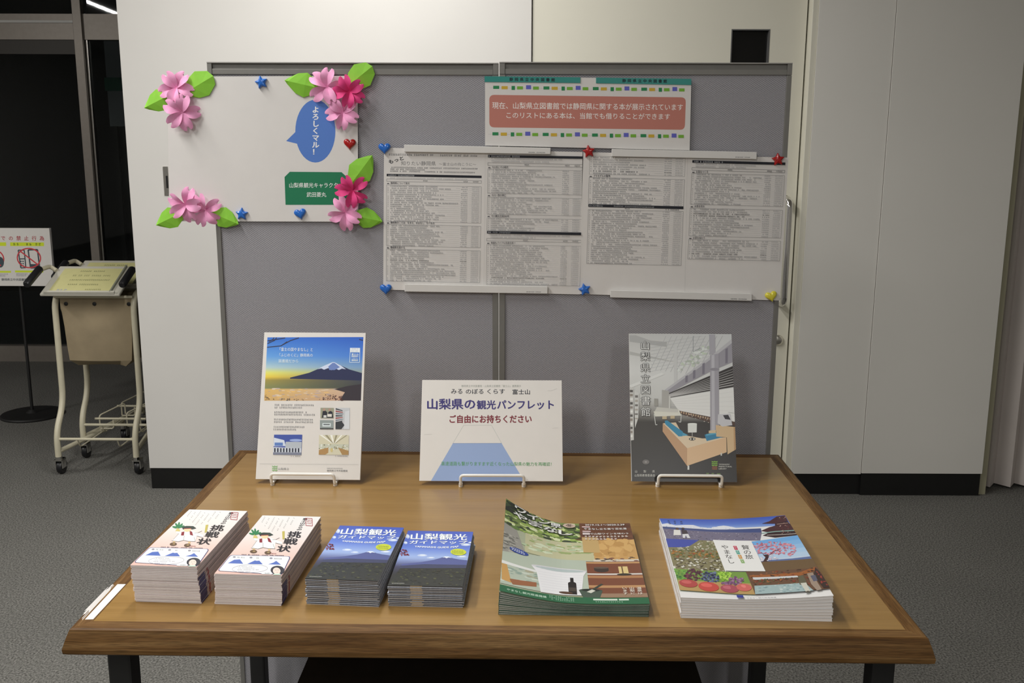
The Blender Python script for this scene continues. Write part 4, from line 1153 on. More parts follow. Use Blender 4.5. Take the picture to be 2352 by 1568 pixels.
cv.text('山梨県立', (276, 1334, 378, 1356), (120, 118, 116)); cv.marks(738, 1337, 905, 1337, tx, 9, 10); cv.text('静岡県立中央図書館', (738, 1350, 932, 1368), (95, 93, 93))
o1, c1, rz1, W1, ln1 = board('notice_board', 'foam-backed sheet with a mountain photograph, standing at the left', 'display board', (587, 1100), (827, 1102), 0.2945, math.radians(22.5), 0.0065, M_FOAM, False, cv)
easel('white wire stand holding the mountain-photograph sheet', (627, 1107), (771, 1108), c1, rz1, ln1, 0.0065)

# ---- middle board: free pamphlets notice
cv = Canvas([(173, 124), (1977, 130), (1977, 1428), (133, 1417)], (212, 204, 195))
cv.poly([(565, 940), (1192, 940), (1478, 1425), (282, 1418)], (142, 157, 186)); cv.line([(562, 940), (1194, 940)], 5, (110, 125, 160))
cv.line([(568, 936), (705, 708), (1064, 708), (1190, 936)], 3.5, (165, 165, 155))
cv.text('静岡県立中央図書館・山梨県立図書館「富士山」連携展示', (680, 188, 1448, 218), (140, 140, 128))
cv.text('みるのぼるくらす'[:2], (545, 242, 690, 304), (45, 45, 52), 0.015); cv.text('のぼる', (735, 242, 962, 304), (45, 45, 52), 0.015); cv.text('くらす', (1012, 242, 1238, 304), (45, 45, 52), 0.015); cv.text('富士山', (1338, 246, 1562, 312), (45, 45, 52), 0.015)
NV = (58, 50, 105)
cv.text('山梨県の', [(240, 368), (852, 368), (852, 502), (240, 502)], NV, 0.03); cv.text('観光', (878, 388, 1118, 502), NV, 0.03); cv.text('パンフレット', (1140, 388, 1868, 502), NV, 0.03)
cv.text('ご自由にお持ちください', (525, 578, 1580, 678), (120, 35, 45), 0.03)
cv.text('高速道路も繋がりますます近くなった山梨県の魅力を再確認！', [(415, 1170), (1832, 1184), (1832, 1232), (415, 1224)], (95, 150, 95), 0.004)
for pts in ([(200, 825), (298, 822)], [(1790, 262), (1850, 262), (1915, 235)], [(1850, 748), (1925, 742)]): cv.line(pts, 3, (190, 182, 172))
o2, c2, rz2, W2, ln2 = board('notice_board', 'white landscape card with a blue mountain drawing, standing in the middle', 'display board', (963, 1104), (1293, 1105), 0.2035, math.radians(27.5), 0.0045, M_FOAM, False, cv)
easel('white wire stand holding the landscape card', (1059, 1108), (1203, 1109), c2, rz2, ln2, 0.0045)

# ---- right booklet: library interior photograph
cv = Canvas([(97, 63), (1040, 76), (1096, 1440), (130, 1437)], (226, 221, 226))
grad2(cv, [(97, 63), (1040, 76), (1096, 1440), (130, 1437)], [(0, (196, 193, 196), (205, 204, 210)), (0.25, (222, 220, 224), (210, 208, 214)), (0.45, (200, 198, 200), (226, 224, 228)), (0.56, (110, 106, 104), (190, 186, 188)), (0.60, (66, 62, 60), (50, 46, 46)), (1, (40, 37, 37), (36, 33, 34))], 30)
cv.poly([(102, 80), (160, 80), (300, 130), (450, 145), (445, 190), (300, 170), (105, 140)], (178, 176, 180)); cv.poly([(105, 230), (400, 300), (560, 340), (105, 262)], (186, 184, 186))
for i in range(11): cv.line([(440 + i * 52, 90), (300 + i * 46, 400 + i * 6)], 4, (176, 175, 182))
for i in range(9): cv.line([(300, 420 - i * 32), (900 - i * 16, 300 - i * 26)], 3, (188, 187, 194))
cv.speckle([(480, 440), (720, 360), (840, 220), (830, 150), (600, 320)], [(200, 208, 196), (220, 222, 224), (180, 186, 180)], 60, 8, 22, 12, 0.8)
cv.line([(690, 90), (690, 240), (760, 200)], 4, (150, 152, 160)); cv.rect(515, 180, 545, 560, (205, 203, 208))
cv.poly([(106, 545), (400, 430), (430, 445), (110, 575)], (226, 224, 228))
cv.poly([(835, 78), (890, 79), (895, 260), (840, 265)], (172, 168, 180))
cv.poly([(430, 590), (840, 290), (1042, 122), (1044, 185), (1054, 335), (850, 420), (470, 622)], (158, 153, 166)); cv.poly([(430, 590), (840, 290), (1042, 122), (1044, 160), (850, 310), (450, 600)], (190, 187, 196))
for xx, y0, y1 in ((775, 350, 450), (880, 275, 400), (985, 215, 350), (690, 415, 490), (620, 465, 525)): cv.poly([(xx, y0), (xx + 22, y0 - 12), (xx + 22, y1 - 8), (xx, y1)], (128, 122, 138))
cv.poly([(452, 628), (1058, 372), (1070, 565), (480, 662)], (62, 58, 60))
for i in range(7): cv.line([(470, 632 + i * 4), (1062 + i, 400 + i * 24)], 3 + i * 0.8, (188, 184, 188))
cv.poly([(480, 668), (1073, 572), (1087, 886), (560, 782)], (232, 229, 233))
for i in range(6): cv.line([(485, 690 + i * 16), (1078 + i * 2, 610 + i * 45)], 2, (214, 211, 215))
cv.poly([(560, 782), (1087, 886), (1089, 925), (900, 905), (565, 812)], (84, 62, 55))
for i in range(14): cv.rect(580 + i * 22, 790 + i * 5, 592 + i * 22, 808 + i * 5, (190, 160, 135))
cv.speckle([(570, 790), (850, 850), (850, 900), (570, 815)], [(60, 45, 42), (120, 85, 70), (210, 200, 195)], 30, 4, 8, 21)
cv.poly([(405, 590), (470, 600), (480, 765), (405, 765)], (176, 172, 172)); cv.poly([(335, 670), (370, 672), (370, 740), (335, 740)], (160, 156, 154)); cv.rect(470, 645, 484, 765, (208, 205, 206))
cv.poly([(845, 270), (925, 255), (932, 972), (850, 978)], (166, 161, 174)); cv.poly([(858, 270), (885, 266), (892, 975), (864, 977)], (190, 186, 198)); cv.ell(885, 402, 42, 14, (150, 145, 158))
cv.poly([(105, 560), (145, 575), (150, 1055), (112, 1060)], (205, 202, 204)); cv.poly([(150, 590), (195, 620), (190, 850), (160, 945)], (212, 210, 213))
for i in range(12): cv.rect(108 + i % 2, 590 + i * 38, 138, 612 + i * 38, ((90, 86, 86), (150, 140, 135), (235, 233, 235))[i % 3])
for i in range(6): cv.rect(158, 640 + i * 42, 185, 662 + i * 40, ((120, 115, 115), (180, 172, 168))[i % 2])
cv.poly([(330, 790), (560, 770), (585, 830), (345, 838)], (224, 220, 214)); cv.line([(335, 815), (350, 915), (365, 912)], 6, (222, 220, 222)); cv.line([(585, 815), (580, 890), (560, 885)], 6, (220, 218, 220)); cv.rect(410, 835, 452, 862, (200, 180, 150)); cv.rect(485, 830, 525, 858, (200, 180, 150))
cv.poly([(360, 750), (555, 768), (555, 800), (340, 790)], (206, 202, 200))
WD = (222, 184, 148)
cv.poly([(418, 900), (535, 892), (600, 1008), (780, 1040), (996, 1030), (640, 1130)], (226, 203, 178)); cv.poly([(415, 898), (640, 1130), (640, 1293), (414, 975)], (196, 154, 120)); cv.poly([(640, 1130), (996, 1030), (1000, 1166), (640, 1293)], WD)
cv.poly([(432, 878), (456, 873), (600, 978), (598, 1020), (562, 1022), (438, 908)], (48, 138, 180)); cv.poly([(598, 985), (650, 1010), (600, 1018)], (80, 160, 195)); cv.poly([(798, 1005), (950, 978), (962, 1028), (818, 1064)], (45, 128, 172)); cv.poly([(812, 1000), (948, 976), (956, 988), (815, 1016)], (85, 165, 200))
cv.poly([(900, 916), (1088, 934), (1092, 1140), (1008, 1186), (1000, 1030), (905, 1022)], (214, 182, 146)); cv.poly([(1062, 932), (1090, 936), (1093, 1140), (1066, 1152)], (190, 150, 112)); cv.poly([(836, 968), (900, 962), (900, 990), (836, 992)], (214, 190, 160))
cv.poly([(920, 818), (1030, 812), (1050, 918), (960, 930), (916, 900)], (205, 202, 212)); cv.poly([(965, 826), (1012, 822), (1035, 868), (985, 862)], (60, 58, 66)); cv.line([(1012, 800), (1080, 806)], 3, (180, 178, 180))
cv.poly([(644, 905), (728, 903), (726, 984), (646, 986)], (226, 226, 228)); cv.ell(686, 904, 42, 6, (236, 236, 238)); cv.rect(683, 985, 688, 1035, (190, 188, 186)); cv.ell(685, 1045, 30, 14, (50, 46, 46)); cv.ell(672, 1045, 7, 8, (225, 220, 215)); cv.ell(700, 1045, 7, 8, (225, 220, 215))
cv.rect(644, 1290, 660, 1328, (222, 220, 222)); cv.rect(945, 1172, 957, 1198, (215, 212, 212)); cv.ell(262, 1258, 32, 22, (110, 105, 106)); cv.ell(262, 1258, 12, 8, (150, 145, 146))
cv.poly([(112, 1060), (124, 1060), (136, 1430), (130, 1437)], (185, 182, 184))
for i, ch in enumerate('山梨県立図書館'):
    y0 = 132 + i * 103
    cv.text(ch, [(200 + i * 2, y0), (292 + i * 2, y0), (294 + i * 2, y0 + 88), (202 + i * 2, y0 + 88)], (70, 68, 72), 0.055, em=True)
    cv.text(ch, [(200 + i * 2, y0), (292 + i * 2, y0), (294 + i * 2, y0 + 88), (202 + i * 2, y0 + 88)], (236, 234, 238), 0.0, em=True)
for i, ch in enumerate('山梨県'): cv.text(ch, (160 + i * 80, 1332, 186 + i * 80, 1358), (215, 212, 212), 0.0, em=True)
cv.text('山梨県教育委員会', (160, 1370, 348, 1394), (215, 212, 212))
for i in range(3):
    y = 1250 + i * 16; cv.line([(864, y), (877, y + 9), (890, y), (903, y + 9), (916, y)], 6, (150, 205, 70))
for i in range(3): cv.rect(868, 1298 + i * 11, 915, 1302 + i * 11, (190, 110, 60))
for i, s_ in enumerate(('YAMANASHI', 'PREFECTURAL', 'LIBRARY')): cv.text(s_, (928, 1272 + i * 20, (1024, 1048, 1000)[i], 1284 + i * 20), (200, 197, 196), 0.02)
cv.marks(815, 1375, 1050, 1375, (95, 120, 65), 36, 48, 0.7, 0.1)
o3, c3, rz3, W3, ln3 = board('library_booklet', 'glossy booklet with a library interior photograph, standing at the right', 'booklet', (1450, 1105), (1693, 1107), 0.297, math.radians(23.2), 0.0028, M_PAPER, True, cv)
easel('white wire stand holding the library-interior booklet', (1510, 1111), (1655, 1112), c3, rz3, ln3, 0.0028)

# ------------------------------------------------------------------ stacks of printed matter
def slab(m, u0, u1, v0, v1, lo, hi, nu, nv):
    vs = []; fs = []
    for f in (lo, hi):
        for i in range(nu + 1):
            for j in range(nv + 1):
                u = u0 + (u1 - u0) * i / nu; v = v0 + (v1 - v0) * j / nv; vs.append((u, v, f(u, v)))
    K = (nu + 1) * (nv + 1); I = lambda i, j, t=0: t * K + i * (nv + 1) + j
    for i in range(nu):
        for j in range(nv):
            fs.append((I(i, j), I(i, j + 1), I(i + 1, j + 1), I(i + 1, j))); fs.append((I(i, j, 1), I(i + 1, j, 1), I(i + 1, j + 1, 1), I(i, j + 1, 1)))
    for i in range(nu):
        fs.append((I(i, 0), I(i + 1, 0), I(i + 1, 0, 1), I(i, 0, 1))); fs.append((I(i, nv), I(i, nv, 1), I(i + 1, nv, 1), I(i + 1, nv)))
    for j in range(nv):
        fs.append((I(0, j), I(0, j, 1), I(0, j + 1, 1), I(0, j + 1))); fs.append((I(nu, j), I(nu, j + 1), I(nu, j + 1, 1), I(nu, j, 1)))
    m.add(vs, fs)
def booklet_meshes(W, D, lo, hi, ct, spine, mcover, mpage, nu=1, nv=1, inset=0.0006):
    """page block, and a cover folded round the spine ('L', 'R' or none)"""
    g = 0.00012
    pg = MB(); slab(pg, inset, W - inset, inset, D - inset, lambda u, v: lo(u, v) + g + ct, lambda u, v: hi(u, v) - g - ct, nu, nv)
    cv_ = MB()
    slab(cv_, 0, W, 0, D, lambda u, v: lo(u, v) + g, lambda u, v: lo(u, v) + g + ct, nu, nv)
    slab(cv_, 0, W, 0, D, lambda u, v: hi(u, v) - g - ct, lambda u, v: hi(u, v) - g, nu, nv)
    if spine == 'L': slab(cv_, 0, 0.0004, 0, D, lambda u, v: lo(u, v) + g, lambda u, v: hi(u, v) - g, 1, nv)
    if spine == 'R': slab(cv_, W - 0.0004, W, 0, D, lambda u, v: lo(u, v) + g, lambda u, v: hi(u, v) - g, 1, nv)
    return pg.mesh('pages', mpage, smooth=nu > 1), cv_.mesh('cover', mcover, smooth=nu > 1)
ORD = 'first second third fourth fifth sixth seventh eighth ninth tenth eleventh twelfth thirteenth fourteenth fifteenth sixteenth seventeenth eighteenth nineteenth twentieth'.split()
def ordinal(n): return ORD[n - 1] if n <= 20 else 'twenty-' + ORD[n - 21]
def stack(name, cat, group, lab_top, lab_low, botL, botR, topL, topR, W, D, N, hfun, art, ct, spine, mcover, mpage, nu=1, nv=1, jit=0.0008, rot=0.006, inset=0.0006, gloss=True, extra=None, rzfix=None):
    a, b = onz(*botL, TZ), onz(*botR, TZ)
    tl_ = ony(*topL, a.y); tr_ = ony(*topR, b.y); H = tl_.z - TZ
    rz = math.atan2(b.y - a.y, b.x - a.x) if rzfix is None else rzfix
    flat = not callable(hfun)
    if flat:
        t = H / N; pm, cm = booklet_meshes(W, D, lambda u, v: 0.0, lambda u, v: t, ct, spine, mcover, mpage, inset=inset)
    rnd = random.Random(len(group) * 7 + int(W * 1e4))
    for i in range(N):
        k = (i + 0.5) / N; last = i == N - 1
        p = a.lerp(Vector((tl_.x, tl_.y, a.z)), k)
        jx, jy, jr = (rnd.uniform(-jit, jit), rnd.uniform(-jit, jit), rnd.uniform(-rot, rot)) if not last else (0, 0, 0)
        nth = ordinal(N - i)
        o = thing(name, lab_top if last else lab_low % nth, cat, (p.x + jx, p.y + jy, TZ + (i * H / N if flat else 0)), rz + jr, group)
        if flat: hi = lambda u, v: t
        else:
            lo = lambda u, v, i=i: hfun(u / W, v / D) * i / N; hi = lambda u, v, i=i: hfun(u / W, v / D) * (i + 1) / N
            pm, cm = booklet_meshes(W, D, lo, hi, ct, spine, mcover, mpage, nu, nv, inset)
        link('pages', pm, o); cvr = link('cover', cm, o)
        if extra: extra(cvr, i, W, D, t if flat else 0)
        if last:
            art.build('cover_print', cvr, lambda u, v: (W * u, D * (1 - v), hi(W * u, D * (1 - v)) - 0.00012), (0, 0, 1), 'ink_gloss' if gloss else 'ink_matte')

# ---- pink challenge pamphlets
def pink_art():
    cv = Canvas([(735, 143), (1415, 195), (880, 850), (95, 805)], (236, 228, 230))
    cv.grad([(735, 143), (1415, 195), (880, 850), (95, 805)], [(0, (238, 231, 233)), (0.35, (238, 222, 220)), (0.7, (232, 196, 188)), (1, (228, 186, 178))], 16)
    for i in range(7):
        x = 762 + i * 57; y = 163 + i * 5; ln = (75, 120, 150, 175, 160, 130, 95)[i]
        cv.marks(x, y, x - ln * 0.66, y + ln, (125, 115, 118), 13, 17, 0.5, 0.25, seed=i)
    cv.vtext('富士山からの', (1240, 200), (1138, 345), 66, (45, 40, 44), 0.03)
    for ch, (x, y) in zip('挑戦状', ((1080, 392), (1025, 470), (938, 550))):
        cv.text(ch, [(x - 62, y - 46), (x + 100, y - 36), (x + 68, y + 42), (x - 96, y + 32)], (38, 32, 38), 0.035, em=True)
    cv.line([(1238, 205), (1312, 212), (1302, 300), (1228, 290)], 6, (170, 50, 55), True); cv.marks(1262, 222, 1250, 284, (170, 55, 60), 26, 20, 0.6, 0); cv.marks(1292, 226, 1282, 286, (170, 55, 60), 26, 20, 0.6, 0)
    # figure in white robe with a leaf fan
    G = (52, 128, 82)
    for (dx, dy, r_) in ((-55, 10, 0.3), (-28, -20, 1.0), (8, -28, 1.6), (40, -12, 2.3), (62, 6, 2.9)): cv.ell(622 + dx * 0.7, 352 + dy * 0.8, 34, 12, G, 12, r_)
    cv.ell(620, 360, 40, 16, G); cv.rect(610, 368, 618, 400, (205, 180, 90))
    cv.ell(622, 405, 26, 26, (214, 190, 120)); cv.poly([(600, 410), (665, 420), (660, 450), (610, 440)], (240, 236, 236))
    cv.poly([(575, 515), (640, 440), (700, 410), (790, 412), (905, 462), (930, 470), (925, 500), (850, 478), (838, 545), (760, 540), (700, 525), (640, 540), (560, 525)], (242, 238, 238))
    for pts in ([(575, 515), (640, 440)], [(700, 525), (705, 470)], [(838, 545), (820, 490)], [(560, 525), (640, 540), (700, 525), (760, 540), (838, 545)], [(850, 478), (925, 500)], [(905, 420), (860, 440), (820, 440)]): cv.line(pts, 3.5, (110, 95, 95))
    cv.poly([(668, 425), (702, 418), (698, 468), (664, 466)], (140, 40, 52)); cv.poly([(762, 412), (792, 425), (808, 474), (770, 462)], (140, 40, 52))
    cv.ell(735, 398, 42, 26, (238, 208, 165)); cv.poly([(665, 362), (720, 350), (800, 356), (838, 384), (790, 396), (760, 384), (700, 384), (682, 392)], (50, 62, 56)); cv.rect(690, 380, 780, 388, (165, 60, 60))
    cv.poly([(945, 348), (975, 345), (962, 440), (938, 440)], (196, 178, 90)); cv.ell(590, 545, 14, 12, (225, 190, 140)); cv.ell(770, 555, 14, 12, (225, 190, 140))
    cv.ell(583, 568, 42, 20, (105, 80, 62)); cv.ell(750, 588, 40, 20, (105, 80, 62)); cv.ell(590, 566, 16, 8, (170, 140, 100)); cv.ell(756, 584, 16, 8, (170, 140, 100))
    cv.marks(780, 598, 860, 606, (170, 90, 90), 12, 12); cv.marks(440, 600, 940, 632, (70, 55, 70), 14, 15)
    out = cv.rrect([(305, 597), (1010, 640), (884, 846), (135, 776)], 34, (88, 78, 130)); cv.rrect([(311, 602), (1000, 643), (879, 841), (146, 775)], 32, (240, 236, 240))
    for i, (x, y) in enumerate(((335, 624), (532, 638), (765, 654))): cv.ell(x + 15, y, 18, 10, (150, 145, 160)); cv.marks(x + 50, y + 4, x + 150, y + 12, (100, 92, 105), 14, 15)
    MB_ = (88, 112, 190)
    cv.poly([(265, 694), (345, 656), (415, 654), (448, 706)], MB_); cv.poly([(495, 710), (590, 672), (610, 678), (640, 676), (676, 720)], MB_); cv.poly([(738, 722), (800, 705), (836, 686), (886, 732)], MB_)
    cv.ring(520, 765, 208, 46, 3.5, (150, 140, 155), 28)
    for i in range(4): cv.marks(400 - i * 14, 735 + i * 19, 560 + (i % 3) * 45 - i * 10, 742 + i * 19, (165, 150, 165), 10, 12)
    cv.poly([(640, 830), (700, 800), (770, 812), (765, 838)], (240, 238, 240)); cv.marks(690, 822, 760, 828, (70, 65, 80), 12, 13)
    cv.ell(838, 792, 80, 50, (52, 50, 60)); cv.poly([(770, 800), (885, 790), (870, 842), (785, 842)], (52, 50, 60)); cv.ell(828, 800, 44, 38, (236, 214, 205)); cv.line([(812, 792), (824, 792)], 3, (70, 60, 70)); cv.line([(840, 790), (852, 790)], 3, (70, 60, 70)); cv.line([(824, 816), (838, 816)], 3, (190, 90, 90)); cv.poly([(780, 846), (790, 832), (860, 830), (872, 846)], (205, 222, 210))
    return cv
M_PKC = mat('pale_pink_cover', (0.70, 0.60, 0.585), 0.4, noise=0.05)
M_SPB = mat('navy_spine_ink', (0.028, 0.035, 0.20), 0.45); M_SPR = mat('red_spine_ink', (0.35, 0.06, 0.07), 0.45)
_sp = {}
def pink_extra(cvr, i, W, D, t):
    if 'b' not in _sp:
        _sp['b'] = MB().box(W + 0.00002, W + 0.0001, 0.001, 0.026, 0.0002, t - 0.0002).mesh('spine_block', M_SPB)
        _sp['r'] = MB().box(W + 0.00002, W + 0.0001, 0.034, 0.040, 0.0002, t - 0.0002).mesh('spine_mark', M_SPR)
    if i < 17: link('spine_block', _sp['b'], cvr); link('spine_mark', _sp['r'], cvr)
PA = pink_art()
pg = 'pink pamphlets stacked at the left end of the table'
stack('pink_pamphlet', 'pamphlet', pg, 'pink illustrated pamphlet on top of the leftmost stack', 'pink pamphlet, %s from the top of the leftmost stack', (310, 1381.5), (461, 1386.4), (298.6, 1297.4), (452, 1306), 0.0985, 0.222, 24, None, PA, 0.0002, 'R', M_PKC, M_PAGE, jit=0.0009, rot=0.004, extra=pink_extra)
stack('pink_pamphlet', 'pamphlet', pg + ' ', 'pink illustrated pamphlet on top of the second stack, beside the blue guide maps', 'pink pamphlet, %s from the top of the second stack from the left', (493.6, 1386.8), (649.3, 1391.3), (492.2, 1317), (645.7, 1326.8), 0.0985, 0.228, 20, None, PA, 0.0002, 'R', M_PKC, M_PAGE, jit=0.0009, rot=0.004, extra=lambda c, i, W, D, t: pink_extra(c, i + 4, W, D, t))

# ---- blue guide maps
cv = Canvas([(490, 148), (1275, 160), (1000, 825), (110, 790)], (226, 222, 228))
cv.grad([(490, 148), (1275, 160), (1000, 825), (110, 790)], [(0, (72, 92, 188)), (0.3, (98, 124, 212)), (0.48, (160, 180, 230)), (0.56, (120, 132, 185)), (0.66, (66, 66, 96)), (0.8, (48, 48, 50)), (1, (40, 38, 38))], 26)
for (x, y, rx, ry) in ((470, 215, 26, 26), (430, 290, 22, 16), (595, 440, 60, 14), (1150, 315, 60, 16), (1070, 458, 60, 14), (1215, 290, 30, 10), (690, 470, 50, 10)): cv.ell(x, y, rx, ry, (186, 198, 236)); cv.ell(x + 6, y - 3, rx * 0.6, ry * 0.55, (220, 226, 244))
cv.poly([(330, 540), (560, 520), (720, 495), (800, 475), (865, 455), (905, 456), (960, 478), (1030, 492), (1130, 505), (1105, 570), (310, 590)], (84, 92, 150)); cv.poly([(830, 468), (865, 455), (905, 456), (945, 474), (905, 468), (880, 478), (860, 466)], (225, 230, 245))
cv.poly([(312, 560), (600, 545), (1110, 560), (1085, 640), (270, 640)], (62, 66, 98)); cv.poly([(300, 590), (1098, 598), (1000, 825), (110, 790)], (46, 48, 46))
cv.speckle([(290, 600), (1095, 605), (1005, 815), (130, 780)], [(40, 42, 40), (62, 66, 50), (78, 80, 58), (52, 50, 42)], 130, 10, 26, 15, 0.45)
cv.speckle([(345, 380), (420, 365), (430, 440), (330, 450)], [(135, 50, 60), (150, 70, 80), (105, 50, 75)], 26, 8, 18, 16, 0.5)
WT = (236, 238, 248)
cv.text('山梨観光', [(522, 182), (1192, 192), (1172, 264), (498, 254)], WT, 0.022); cv.text('ガイドマップ', [(486, 266), (1180, 272), (1160, 312), (474, 306)], WT, 0.022)
cv.text('YAMANASHI', [(532, 328), (780, 338), (776, 358), (526, 346)], WT, 0.03); cv.text('GUIDE', [(800, 340), (940, 338), (934, 358), (796, 360)], WT, 0.03); cv.text('MAP', [(962, 338), (1060, 330), (1054, 350), (956, 358)], WT, 0.03)
cv.ell(1040, 406, 97, 40, (198, 206, 62)); cv.marks(968, 394, 1116, 400, (110, 122, 40), 16, 20, 0.7, 0); cv.marks(962, 416, 1112, 420, (110, 122, 40), 16, 18, 0.7, 0)
cv.marks(162, 771, 330, 775, (190, 188, 186), 9, 10, 0.7)
M_GDC = mat('pale_guide_cover_edge', (0.42, 0.45, 0.52), 0.5, noise=0.25, nscale=300); M_GDK = mat('dark_cover_edge', (0.022, 0.020, 0.024), 0.5); M_GDP = mat('grey_map_paper', (0.62, 0.61, 0.60), 0.7, noise=0.05)
M_OCH = mat('ochre_print_edge', (0.42, 0.28, 0.12), 0.5)
_gd = {}
def guide_extra(cvr, i, W, D, t):
    if 'e' not in _gd:
        _gd['k'] = MB().box(0.0, W, -0.00010, 0.0003, t * 0.50, t - 0.00013).mesh('cover_edge', M_GDK)
        _gd['e'] = MB().box(W * 0.30, W * 0.46, -0.00014, 0.0003, t * 0.50, t - 0.00013).mesh('cover_edge_print', M_OCH)
    link('cover_edge', _gd['k'], cvr); link('cover_edge_print', _gd['e'], cvr)
gg = 'blue guide maps stacked in the middle'
stack('guide_map', 'guide map', gg, 'blue guide map on top of the taller stack, beside the pink pamphlets', 'guide map, %s from the top of the taller stack beside the pink pamphlets', (704.3, 1386.7), (870.8, 1393.3), (700.6, 1327.8), (867, 1334.3), 0.1062, 0.202, 16, None, cv, 0.0003, None, M_GDC, M_GDP, jit=0.0018, rot=0.012, inset=0.0002, extra=guide_extra)
_gd.clear()
stack('guide_map', 'guide map', gg + ' ', 'blue guide map on top of the shorter stack, beside the wine magazine', 'guide map, %s from the top of the shorter stack beside the wine magazines', (893.3, 1391.4), (1067, 1400.8), (890.5, 1343.7), (1059.8, 1347.4), 0.1075, 0.205, 13, None, cv, 0.0003, None, M_GDC, M_GDP, jit=0.0018, rot=0.012, inset=0.0002, extra=guide_extra, rzfix=-0.035)

# ---- green wine magazines with a lifted spine corner
cv = Canvas([(0, 0), (210, 0), (210, 297), (0, 297)], (228, 224, 228), grid=28)
cv.rect(0, 0, 210, 297, (168, 172, 150))
cv.rect(0, 0, 132, 82, (120, 138, 78)); cv.speckle([(0, 0), (130, 0), (130, 82), (0, 82)], [(58, 70, 52), (150, 172, 92), (196, 206, 140), (98, 124, 66), (212, 216, 176), (78, 92, 60)], 210, 3, 9, 31, 0.8)
cv.speckle([(0, 0), (60, 0), (40, 30), (0, 34)], [(40, 46, 40), (62, 76, 52)], 40, 4, 9, 32, 0.8)
cv.poly([(0, 78), (20, 86), (34, 150), (26, 176), (0, 170)], (150, 146, 142)); cv.speckle([(0, 100), (20, 110), (26, 165), (0, 160)], [(110, 108, 104), (172, 168, 162)], 40, 3, 7, 33)
cv.rect(34, 82, 150, 150, (188, 184, 152)); cv.speckle([(34, 82), (140, 82), (140, 120), (34, 140)], [(206, 212, 188), (150, 164, 110), (176, 190, 160)], 60, 4, 10, 34, 0.5)
cv.poly([(0, 170), (60, 150), (150, 150), (150, 270), (0, 270)], (176, 184, 172)); cv.speckle([(0, 205), (55, 205), (60, 262), (0, 262)], [(140, 158, 150), (202, 206, 198), (165, 160, 140)], 40, 3, 9, 35, 0.4)
cv.poly([(0, 198), (52, 204), (52, 211), (0, 207)], (222, 220, 222)); cv.poly([(0, 208), (8, 208), (16, 262), (2, 258)], (196, 150, 90)); cv.poly([(12, 250), (52, 244), (52, 258), (18, 266)], (150, 96, 66))
cv.rect(124, 0, 210, 74, (104, 66, 48)); cv.speckle([(124, 0), (210, 0), (210, 70), (124, 70)], [(116, 74, 52), (92, 58, 44)], 30, 6, 16, 36, 0.2)
cv.rect(142, 70, 210, 150, (196, 152, 96)); cv.speckle([(142, 72), (210, 72), (210, 145), (142, 145)], [(206, 164, 106), (186, 142, 86)], 30, 5, 12, 37, 1.4)
cv.rect(126, 60, 152, 120, (190, 158, 108))
cv.rect(140, 146, 210, 154, (206, 196, 186)); cv.speckle([(146, 140), (206, 138), (206, 152), (146, 152)], [(70, 60, 50), (120, 78, 70), (186, 176, 160)], 26, 2, 5, 38)
cv.rect(128, 154, 210, 276, (120, 70, 50))
for y, h, c in ((156, 5, (196, 150, 104)), (196, 5, (206, 198, 196)), (204, 8, (172, 122, 84)), (236, 8, (182, 136, 96)), (262, 12, (150, 120, 100))): cv.rect(128, y, 210, y + h, c)
cv.ell(150, 184, 11, 8, (60, 48, 44)); cv.rect(139, 176, 161, 184, (60, 48, 44)); cv.ell(150, 176, 11, 3.4, (96, 80, 70))
cv.rect(176, 172, 190, 198, (216, 190, 134)); cv.rect(180.5, 172, 182.5, 198, (110, 84, 56)); cv.ell(183, 200, 11, 4, (60, 52, 44))
cv.poly([(44, 190), (128, 188), (122, 206), (116, 270), (58, 272), (52, 208)], (226, 223, 230)); cv.ell(86, 190, 42, 7, (206, 202, 210)); cv.ell(86, 191, 37, 5, (176, 186, 190))
for i in range(8): cv.line([(54 + i, 206 + i * 8), (121 - i * 0.8, 205 + i * 8)], 0.7, (206, 202, 212))
cv.poly([(56, 276), (140, 274), (140, 282), (50, 282)], (196, 160, 126))
cv.rect(98, 232, 110, 268, (32, 26, 26)); cv.ell(104, 233, 6, 6, (32, 26, 26)); cv.rect(101.5, 214, 106.5, 234, (28, 24, 24)); cv.rect(99, 246, 109, 258, (70, 60, 54)); cv.ell(94, 264, 10, 4, (84, 58, 44))
cv.ell(130, 254, 17, 6, (52, 66, 58)); cv.poly([(113, 254), (147, 254), (142, 276), (118, 276)], (70, 84, 74)); cv.ell(130, 253, 13, 4, (34, 40, 36)); cv.line([(132, 252), (148, 232)], 4, (56, 64, 56)); cv.poly([(124, 258), (132, 250), (137, 254), (130, 262)], (206, 204, 196))
cv.ell(25, 156, 15, 8, (48, 70, 150), 20, 0.25); cv.marks(13, 150, 36, 156, (220, 222, 235), 3, 3, 0.75, 0); cv.marks(14, 155, 37, 161, (220, 222, 235), 4, 3.6, 0.8, 0)
TWt = (236, 234, 236)
def twotone(t, q, b):
    cv.text(t, q, (60, 56, 50), b + 0.05); cv.text(t, q, TWt, b)
for i, ch in enumerate('ワイン県'): twotone(ch, (16 + i * 20, 3 + i * 2.2, 34 + i * 20, 21 + i * 2.2), 0.03)
for i, ch in enumerate('やまなし'): twotone(ch, (14 + i * 25, 25 + i * 3.5, 36 + i * 25, 44 + i * 3.5), 0.03)
cv.ell(107, 14, 10.5, 9.5, (196, 172, 160)); cv.text('冬', (101, 8, 113, 20), (70, 50, 44), 0.02)
cv.text('2019.12.1～2020.2.29', (134, 5.5, 200, 11.5), TWt, 0.02); cv.rrect([(128, 15), (142, 15), (142, 20), (128, 20)], 2, (214, 186, 190))
